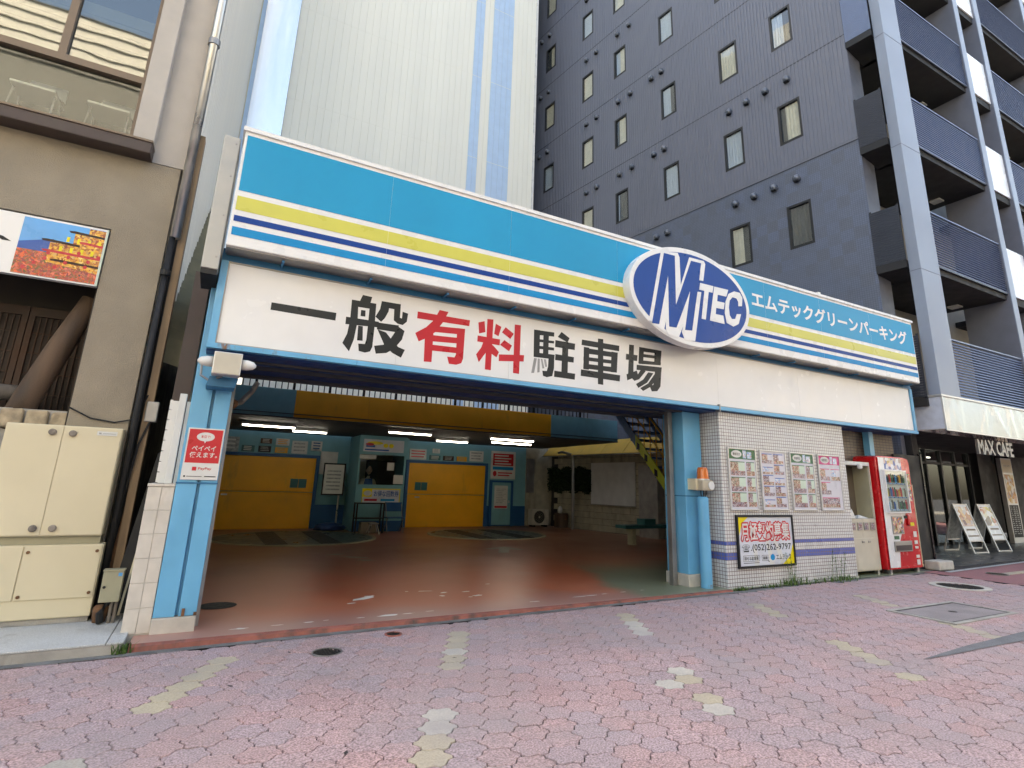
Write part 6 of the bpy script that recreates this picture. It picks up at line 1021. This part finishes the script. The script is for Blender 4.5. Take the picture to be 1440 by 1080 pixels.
t = thing('booth_stool', 'stool carrying the attendant inside the booth', 'stool', (4.05, 16.9, FZ)); obj('seat', MB().box(3.88, 4.22, 16.75, 17.08, 0.42, 0.46), 'black', t)
for sx_ in (3.90, 4.17):
    for sy_ in (16.77, 17.03): obj('leg', MB().box(sx_, sx_ + 0.03, sy_, sy_ + 0.03, FZ, 0.42), 'dullsteel', t)
# rack table, stool, folding chair before the booth
t = thing('rack_table', 'black two-shelf rack table before the booth', 'table', (3.95, 15.85, FZ)); x0, x1, y0, y1 = 3.55, 4.30, 15.65, 16.0
obj('table_top', MB().box(x0, x1, y0, y1, 0.80, 0.83), 'black', t); obj('shelf', MB().box(x0, x1, y0, y1, 0.42, 0.44), 'black', t)
for a in (x0, x1 - 0.035):
    for b in (y0, y1 - 0.035): obj('leg', MB().box(a, a + 0.035, b, b + 0.035, FZ, 0.80), 'black', t)
t = thing('step_stool', 'small stool with shiny splayed legs under the rack table', 'stool', (4.0, 15.45, FZ)); obj('seat', MB().box(3.86, 4.10, 15.34, 15.56, 0.30, 0.33), 'dullsteel', t, bevel=0.01)
for sx_ in (-1, 1):
    for sy_ in (-1, 1): mb = MB(); mb.tube([(3.98 + sx_ * 0.15, 15.45 + sy_ * 0.12, FZ), (3.98 + sx_ * 0.07, 15.45 + sy_ * 0.07, 0.30)], 0.012, 6); obj('leg', mb, 'steel', t)
t = thing('cardboard_box', 'open cardboard box beneath the rack table', 'box', (4.1, 15.8, FZ)); obj('case', MB().box(3.72, 4.12, 15.68, 15.95, FZ, 0.33), 'stucco', t)
t = thing('folding_chair', 'dark blue folding chair before the booth banner', 'chair', (4.62, 15.8, FZ)); obj('backrest', MB().box(4.38, 4.86, 15.96, 15.985, 0.60, 0.84), 'bluewall', t, bevel=0.01); obj('seat', MB().box(4.38, 4.86, 15.6, 15.95, 0.43, 0.46), 'bluewall', t, bevel=0.01)
for x in (4.40, 4.84): mb = MB(); mb.tube([(x, 15.6, FZ), (x, 15.99, 0.85)], 0.011, 6); obj('leg', mb, 'dullsteel', t); mb = MB(); mb.tube([(x, 16.0, FZ), (x, 15.62, 0.45)], 0.011, 6); obj('leg', mb, 'dullsteel', t)
# left of booth: partition with frosted screen and notice, umbrella bin
t = thing('notice_screen', 'pale notice board on a stand between the left door and the booth', 'notice', (3.2, 16.9, FZ)); obj('board', MB().box(2.85, 3.38, 16.9, 16.94, 1.02, 1.82), 'notice', t); obj('frame', MB().box(2.82, 2.85, 16.89, 16.95, 0.98, 1.86).box(3.38, 3.42, 16.89, 16.95, 0.98, 1.86).box(2.85, 3.38, 16.89, 16.95, 1.82, 1.86).box(2.85, 3.38, 16.89, 16.95, 0.98, 1.02), 'black', t); mb = MB(); mb.tube([(3.30, 16.92, FZ), (3.30, 16.92, 0.98)], 0.025, 10); obj('leg', mb, 'steel', t); mb = MB(); [mb.rect(2.92, 3.3, 1.12 + k * 0.1, 1.16 + k * 0.1, faceY(16.9), 0.003) for k in range(6)]; obj('print', mb, 'noticegrey', t)
tag(obj('paper_notice', MB().box(2.80, 3.28, 17.53, 17.545, 1.55, 2.2), 'notice'), 'large blank pale paper on the wall right of the left door', 'notice')
t = thing('tarp_pile', 'dark blue folded tarpaulin on the floor left of the booth', 'tarpaulin', (3.2, 16.6, FZ)); mb = MB(); rr = random.Random(8); ball(mb, (3.1, 16.65, FZ + 0.08), 0.42, 0.25, 0.14, 14, 8, lambda p: V(p.x * rr.uniform(.85, 1.1), p.y * rr.uniform(.85, 1.1), max(p.z, -0.07))); obj('sheet', mb, 'deepblue', t)
# AC unit
t = thing('air_conditioner_unit', 'beige outdoor air conditioner unit by the service door', 'air conditioner', (10.0, 17.2, FZ)); x0, x1, y0, y1 = 9.66, 10.30, 17.0, 17.3
obj('case', MB().box(x0, x1, y0, y1, 0.11, 0.62), 'cream_metal', t, bevel=0.01); P = faceY(y0); obj('fan_grille', MB().flat(ell(9.93, 0.37, 0.205, 0.205, 28), P, 0.004), 'black', t)
for k in range(4): mb = MB(); q = 0.19 - k * 0.045; n = 24; mb.add([P[0] + P[1] * (9.93 + w * cos(2 * pi * i / n)) + P[2] * (0.37 + w * sin(2 * pi * i / n)) + P[3] * 0.008 for w in (q, q - 0.008) for i in range(n)], [(i, (i + 1) % n, n + (i + 1) % n, n + i) for i in range(n)]); obj('grille_ring', mb, 'olive_metal', t)
obj('hub', MB().flat(ell(9.93, 0.37, 0.03, 0.03, 12), P, 0.01), 'cream_metal', t)
for x in (x0 + 0.05, x1 - 0.12): obj('foot', MB().box(x, x + 0.07, y0, y1, FZ, 0.109), 'black', t)
t = thing('tool_box', 'small dark crate of tools with white bag beyond the air conditioner', 'crate', (10.62, 16.7, FZ)); obj('crate', MB().box(10.40, 10.72, 16.45, 16.8, FZ, 0.52), 'oldwood', t); mb = MB(); ball(mb, (10.5, 16.6, 0.62), 0.08, 0.07, 0.13, 10, 8); obj('bag', mb, 'plastic_white', t); obj('lid', MB().box(10.58, 10.7, 16.44, 16.449, 0.3, 0.48), 'rust', t)
tag(obj('louvre_panel', MB().box(9.68, 9.98, 17.50, 17.56, 1.15, 2.3), 'dullsteel'), 'tall grey panel on the wall above the air conditioner', 'panel')
# whiteboard, ivy, awning, pole, stairs, bench on the right
def rbox(mb, s0, s1, z0, z1, o0, o1, mi=0): return mb.hexa([rw(s0, o0, z0), rw(s1, o0, z0), rw(s1, o1, z0), rw(s0, o1, z0), rw(s0, o0, z1), rw(s1, o0, z1), rw(s1, o1, z1), rw(s0, o1, z1)], mi)
t = thing('whiteboard', 'large blank white board on the block wall', 'whiteboard', rw(8.6, 0.05, 0.87)); obj('board', rbox(MB(), 7.62, 9.52, 0.87, 2.16, 0.014, 0.05), 'notice', t); obj('edge', rbox(MB(), 7.60, 9.54, 0.845, 0.868, 0.014, 0.06), 'dullsteel', t)
rr = random.Random(21); mb = MB()
for k in range(4200):
    s_ = rr.uniform(9.5, 11.6); z = 1.22 + 0.78 * rr.random() ** 0.9 + 0.06 * sin(s_ * 9); o = rr.uniform(0.03, 0.22); c0 = V(*rw(s_, o, z)); a = V(rr.gauss(0, 1), rr.gauss(0, 1), rr.gauss(0, 1)).normalized() * 0.035; b = a.cross(V(rr.gauss(0, 1), rr.gauss(0, 1), 1)).normalized() * 0.025
    mb.add([c0 - a, c0 + b, c0 + a, c0 - b], [(0, 1, 2, 3)])
t = thing('ivy_hedge', 'dark green ivy hanging along the block wall near the air conditioner', 'ivy', rw(10.8, 0.1, 1.2)); obj('foliage', mb, 'leaf_dark', t); mb = MB(); [mb.tube([rw(9.95 + k * 0.27, 0.03, 1.2), rw(10.05 + k * 0.27, 0.05, 2.0)], 0.01, 6) for k in range(6)]; obj('dark_backing', rbox(MB(), 9.55, 11.58, 1.25, 1.95, 0.014, 0.03), 'leaf_dark', t); obj('stem', mb, 'oldwood', t)  # solid dark panel added behind the leaves so the ivy reads dense
t = thing('yellow_awning', 'sloping yellow panel awning along the top of the block wall', 'awning', rw(9, 0.3, 2.35))
for k in range(6): obj('panel', MB().hexa([rw(5.8 + k * 0.95, 0.02, 2.86), rw(6.73 + k * 0.95, 0.02, 2.86), rw(6.73 + k * 0.95, 0.5, 2.40), rw(5.8 + k * 0.95, 0.5, 2.40), rw(5.8 + k * 0.95, 0.02, 2.88), rw(6.73 + k * 0.95, 0.02, 2.88), rw(6.73 + k * 0.95, 0.5, 2.42), rw(5.8 + k * 0.95, 0.5, 2.42)]), 'awning', t)
obj('gutter', rbox(MB(), 5.8, 11.5, 2.37, 2.40, 0.48, 0.53), 'dullsteel', t)
t = thing('steel_pole', 'slim grey pole with a short bent arm before the block wall', 'pole', (10.55, 15.9, FZ)); mb = MB(); mb.tube([(10.55, 15.9, FZ), (10.55, 15.9, 2.45)], 0.05, 12); obj('mast', mb, 'dullsteel', t); mb = MB(); mb.tube([(10.55, 15.9, 2.42), (10.0, 15.75, 2.48), (9.85, 15.72, 2.44)], 0.04, 10); obj('arm', mb, 'dullsteel', t)
t = thing('steel_stairs', 'blue steel stairs with yellow railings and a lime stringer', 'stairs', (9.0, 9.5, FZ)); Xs = 8.60; sl = 1.04
zs = lambda y: FZ + (y - 8.15) * sl
P0_ = (8.15, zs(8.15)); a = 8.15; b_ = 9.62; e_ = 11.25
def string(x, ya, yb, m): return obj('stringer', MB().hexa([(x, ya, zs(ya)), (x + 0.03, ya, zs(ya)), (x + 0.03, yb, zs(yb)), (x, yb, zs(yb)), (x, ya, zs(ya) + 0.27), (x + 0.03, ya, zs(ya) + 0.27), (x + 0.03, yb, zs(yb) + 0.27), (x, yb, zs(yb) + 0.27)]), m, t)
string(Xs, a, 10.35, 'lime'); string(Xs, 10.352, 11.6, 'stairblue'); string(Xs + 0.95, a, 11.6, 'stairblue')
for k, c_ in enumerate((9.3, 9.62, 9.94, 10.2)): obj('warning_mark', MB().hexa([(Xs - 0.004, c_, zs(c_) + 0.06), (Xs - 0.001, c_, zs(c_) + 0.06), (Xs - 0.001, c_ + 0.10, zs(c_) + 0.10), (Xs - 0.004, c_ + 0.10, zs(c_) + 0.10), (Xs - 0.004, c_, zs(c_) + 0.20), (Xs - 0.001, c_, zs(c_) + 0.20), (Xs - 0.001, c_ + 0.10, zs(c_) + 0.25), (Xs - 0.004, c_ + 0.10, zs(c_) + 0.25)]), 'black', t)
for k in range(16): y = 8.25 + k * 0.205; obj('tread', MB().box(Xs + 0.03, Xs + 0.95, y, y + 0.26, zs(y) + 0.19, zs(y) + 0.23), 'stairblue', t)
for x in (Xs + 0.015, Xs + 0.965):
    mb = MB(); mb.tube([(x, 8.2, zs(8.2) + 1.15), (x, 11.5, zs(11.5) + 1.15)], 0.022, 8); obj('handrail', mb, 'yellowrail', t); mb = MB(); mb.tube([(x, 8.2, zs(8.2) + 0.7), (x, 11.5, zs(11.5) + 0.7)], 0.014, 8); obj('mid_rail', mb, 'yellowrail', t)
    for k in range(17): y = 8.25 + k * 0.2; obj('baluster', MB().tube([(x, y, zs(y) + 0.27), (x, y, zs(y) + 1.15)], 0.012, 6), 'yellowrail', t)
t = thing('teal_bench', 'teal bench with a yellow leg below the stairs', 'bench', (10.0, 11.4, FZ)); obj('seat', MB().box(8.95, 10.9, 11.2, 11.6, 0.44, 0.52), 'teal', t, bevel=0.01); obj('leg', MB().box(9.25, 9.36, 11.3, 11.5, FZ, 0.44), 'olive_metal', t); obj('leg', MB().box(10.6, 10.7, 11.3, 11.5, FZ, 0.44), 'teal', t); obj('box', MB().box(9.6, 9.95, 11.25, 11.55, 0.521, 0.66), 'teal', t)
tag(obj('locker', rbox(MB(), 6.55, 7.25, FZ, 2.05, 0.015, 0.3), 'concrete'), 'tall grey locker against the block wall beside the white board', 'locker')
t = thing('goose_pipe', 'short rusty pipe arm on the inside of the left column', 'pipe', (0.12, 6.6, 2.1)); mb = MB(); mb.tube([(0.12, 6.7, 2.15), (0.2, 6.9, 2.2), (0.3, 7.0, 2.35), (0.34, 7.02, 2.45)], 0.03, 8); obj('arm', mb, 'dullsteel', t); mb = MB(); mb.tube([(0.1, 6.66, 2.15), (0.13, 6.7, 2.15)], 0.05, 10); obj('flange', mb, 'rust', t)
# ------------------------------------------------------------------ weeds at the foot of the walls
def tuft(cx, cy, z, n, h, r, label, seed, stalk=False):
    rr = random.Random(seed); mb = MB()
    for k in range(n):
        a = rr.uniform(0, 2 * pi); bx_, by_ = cx + rr.gauss(0, r), cy + rr.gauss(0, r * 0.35); hh = h * rr.uniform(0.4, 1.1); lean = rr.uniform(0.2, 0.9) * hh; w = 0.006
        p0 = V(bx_, by_, z); p1 = p0 + V(cos(a) * lean * 0.4, sin(a) * lean * 0.4, hh * 0.7); p2 = p0 + V(cos(a) * lean, sin(a) * lean, hh); s = V(-sin(a), cos(a), 0) * w
        mb.add([p0 - s, p0 + s, p1 + s * 0.8, p1 - s * 0.8, p2], [(0, 1, 2, 3), (3, 2, 4)])
    t = thing('weed_tuft', label, 'weed', (cx, cy, z), 'weeds along the tiled wall'); obj('leaves', mb, 'leaf', t)
    if stalk:
        mb = MB(); mb2 = MB()
        for k in range(4):
            x = cx + rr.gauss(0, r * 0.6); top = V(x + rr.gauss(0, 0.05), cy - 0.03, z + rr.uniform(0.3, 0.5)); mb.tube([(x, cy, z), top], 0.003, 5)
            for q in range(16):
                f = rr.uniform(0.3, 1); p = V(x, cy, z).lerp(top, f); d = V(rr.gauss(0, 1), rr.gauss(0, 1), rr.gauss(0.3, 0.5)).normalized() * 0.04; s = d.cross(V(0, 0, 1)).normalized() * 0.008; mb2.add([p, p + d * 0.5 + s, p + d, p + d * 0.5 - s], [(0, 1, 2, 3)])
        obj('stem', mb, 'leaf', t); obj('sprig', mb2, 'leaf', t)
tuft(6.82, 5.99, 0.03, 60, 0.06, 0.06, 'tiny weed tuft at the tiled corner by the kerb', 1); tuft(7.45, 6.0, 0.035, 40, 0.06, 0.13, 'low weed tuft under the left part of the phone board', 2); tuft(8.02, 5.99, 0.04, 80, 0.13, 0.12, 'tall feathery weed under the right end of the phone board', 3, True); tuft(8.65, 5.99, 0.043, 45, 0.07, 0.18, 'weed tuft at the tiled wall below the pink poster', 4); tuft(9.15, 5.99, 0.046, 110, 0.09, 0.2, 'broad grassy weed tuft near the drink cabinet', 5, True); tuft(-0.40, 5.92, 0.0, 40, 0.09, 0.035, 'small green weed at the end of the granite step', 6)
# loose leaves and litter on the pavers
rr = random.Random(31)
for k in range(26):
    x, y = rr.uniform(-0.8, 7.5), rr.uniform(2.3, 5.7); z = gz(x) + 0.004; a = rr.uniform(0, pi); s = rr.uniform(0.008, 0.02); P = [(x + s * 1.5 * cos(a), y + s * 1.5 * sin(a)), (x - s * .6 * sin(a), y + s * .6 * cos(a)), (x - s * 1.5 * cos(a), y - s * 1.5 * sin(a)), (x + s * .6 * sin(a), y - s * .6 * cos(a))]
    obj('gum_spot', MB().add([(p[0], p[1], z) for p in P], [(0, 1, 2, 3)]), 'joint', pavement)
# ------------------------------------------------------------------ street opposite (behind the camera; seen in the glass and as bounce light)
def opposite(x0, x1, h, m, label, floors, bays, y=-13.0):
    t = thing('opposite_building', label, 'building', ((x0 + x1) / 2, y - 5, 0)); obj('block', MB().box(x0, x1, y - 10, y, -0.1, h), m, t); fh = (h - 3.6) / max(floors, 3); bw_ = (x1 - x0) / bays; mb = MB()
    for i in range(floors):
        for j in range(bays): mb.box(x0 + j * bw_ + bw_ * 0.2, x0 + j * bw_ + bw_ * 0.8, y + 0.002, y + 0.05, 3.9 + i * fh + 0.5, 3.9 + i * fh + fh * 0.78)
    obj('glazing', mb, 'opp_glass', t)
    if floors == 1:
        mb = MB(); [mb.box(x0, x1, y + 0.002, y + 0.06, 17.7 + k * 0.55, 17.735 + k * 0.55) for k in range(6)]; obj('siding_seam', mb, 'darkbrown', t)
    obj('shop_band', MB().box(x0 + 0.2, x1 - 0.2, y + 0.002, y + 0.4, 2.9, 3.6), 'yellow_ink' if m == 'opp_b' else 'signwhite', t); obj('shop_front', MB().box(x0 + 0.4, x1 - 0.4, y + 0.002, y + 0.05, 0.1, 2.7), 'opp_glass', t)
opposite(-26, -4.2, 20.5, 'opp_a', 'tan slatted office building across the street, leftmost', 1, 4); opposite(-4, 3, 9.5, 'opp_b', 'pale low building across the street facing the garage', 2, 4); opposite(3.2, 14, 16, 'opp_c', 'brown office building across the street', 4, 4); opposite(14.2, 30, 11, 'opp_b', 'pale shop building across the street, facing the cafe', 2, 5); opposite(30.2, 48, 14, 'opp_a', 'tan office building across the street, farthest along', 3, 5)
mb = MB(); mb.box(-60, 60, -13, -9, -0.1, 0.05); tag(obj('far_pavement', mb, 'concrete'), kind='structure')
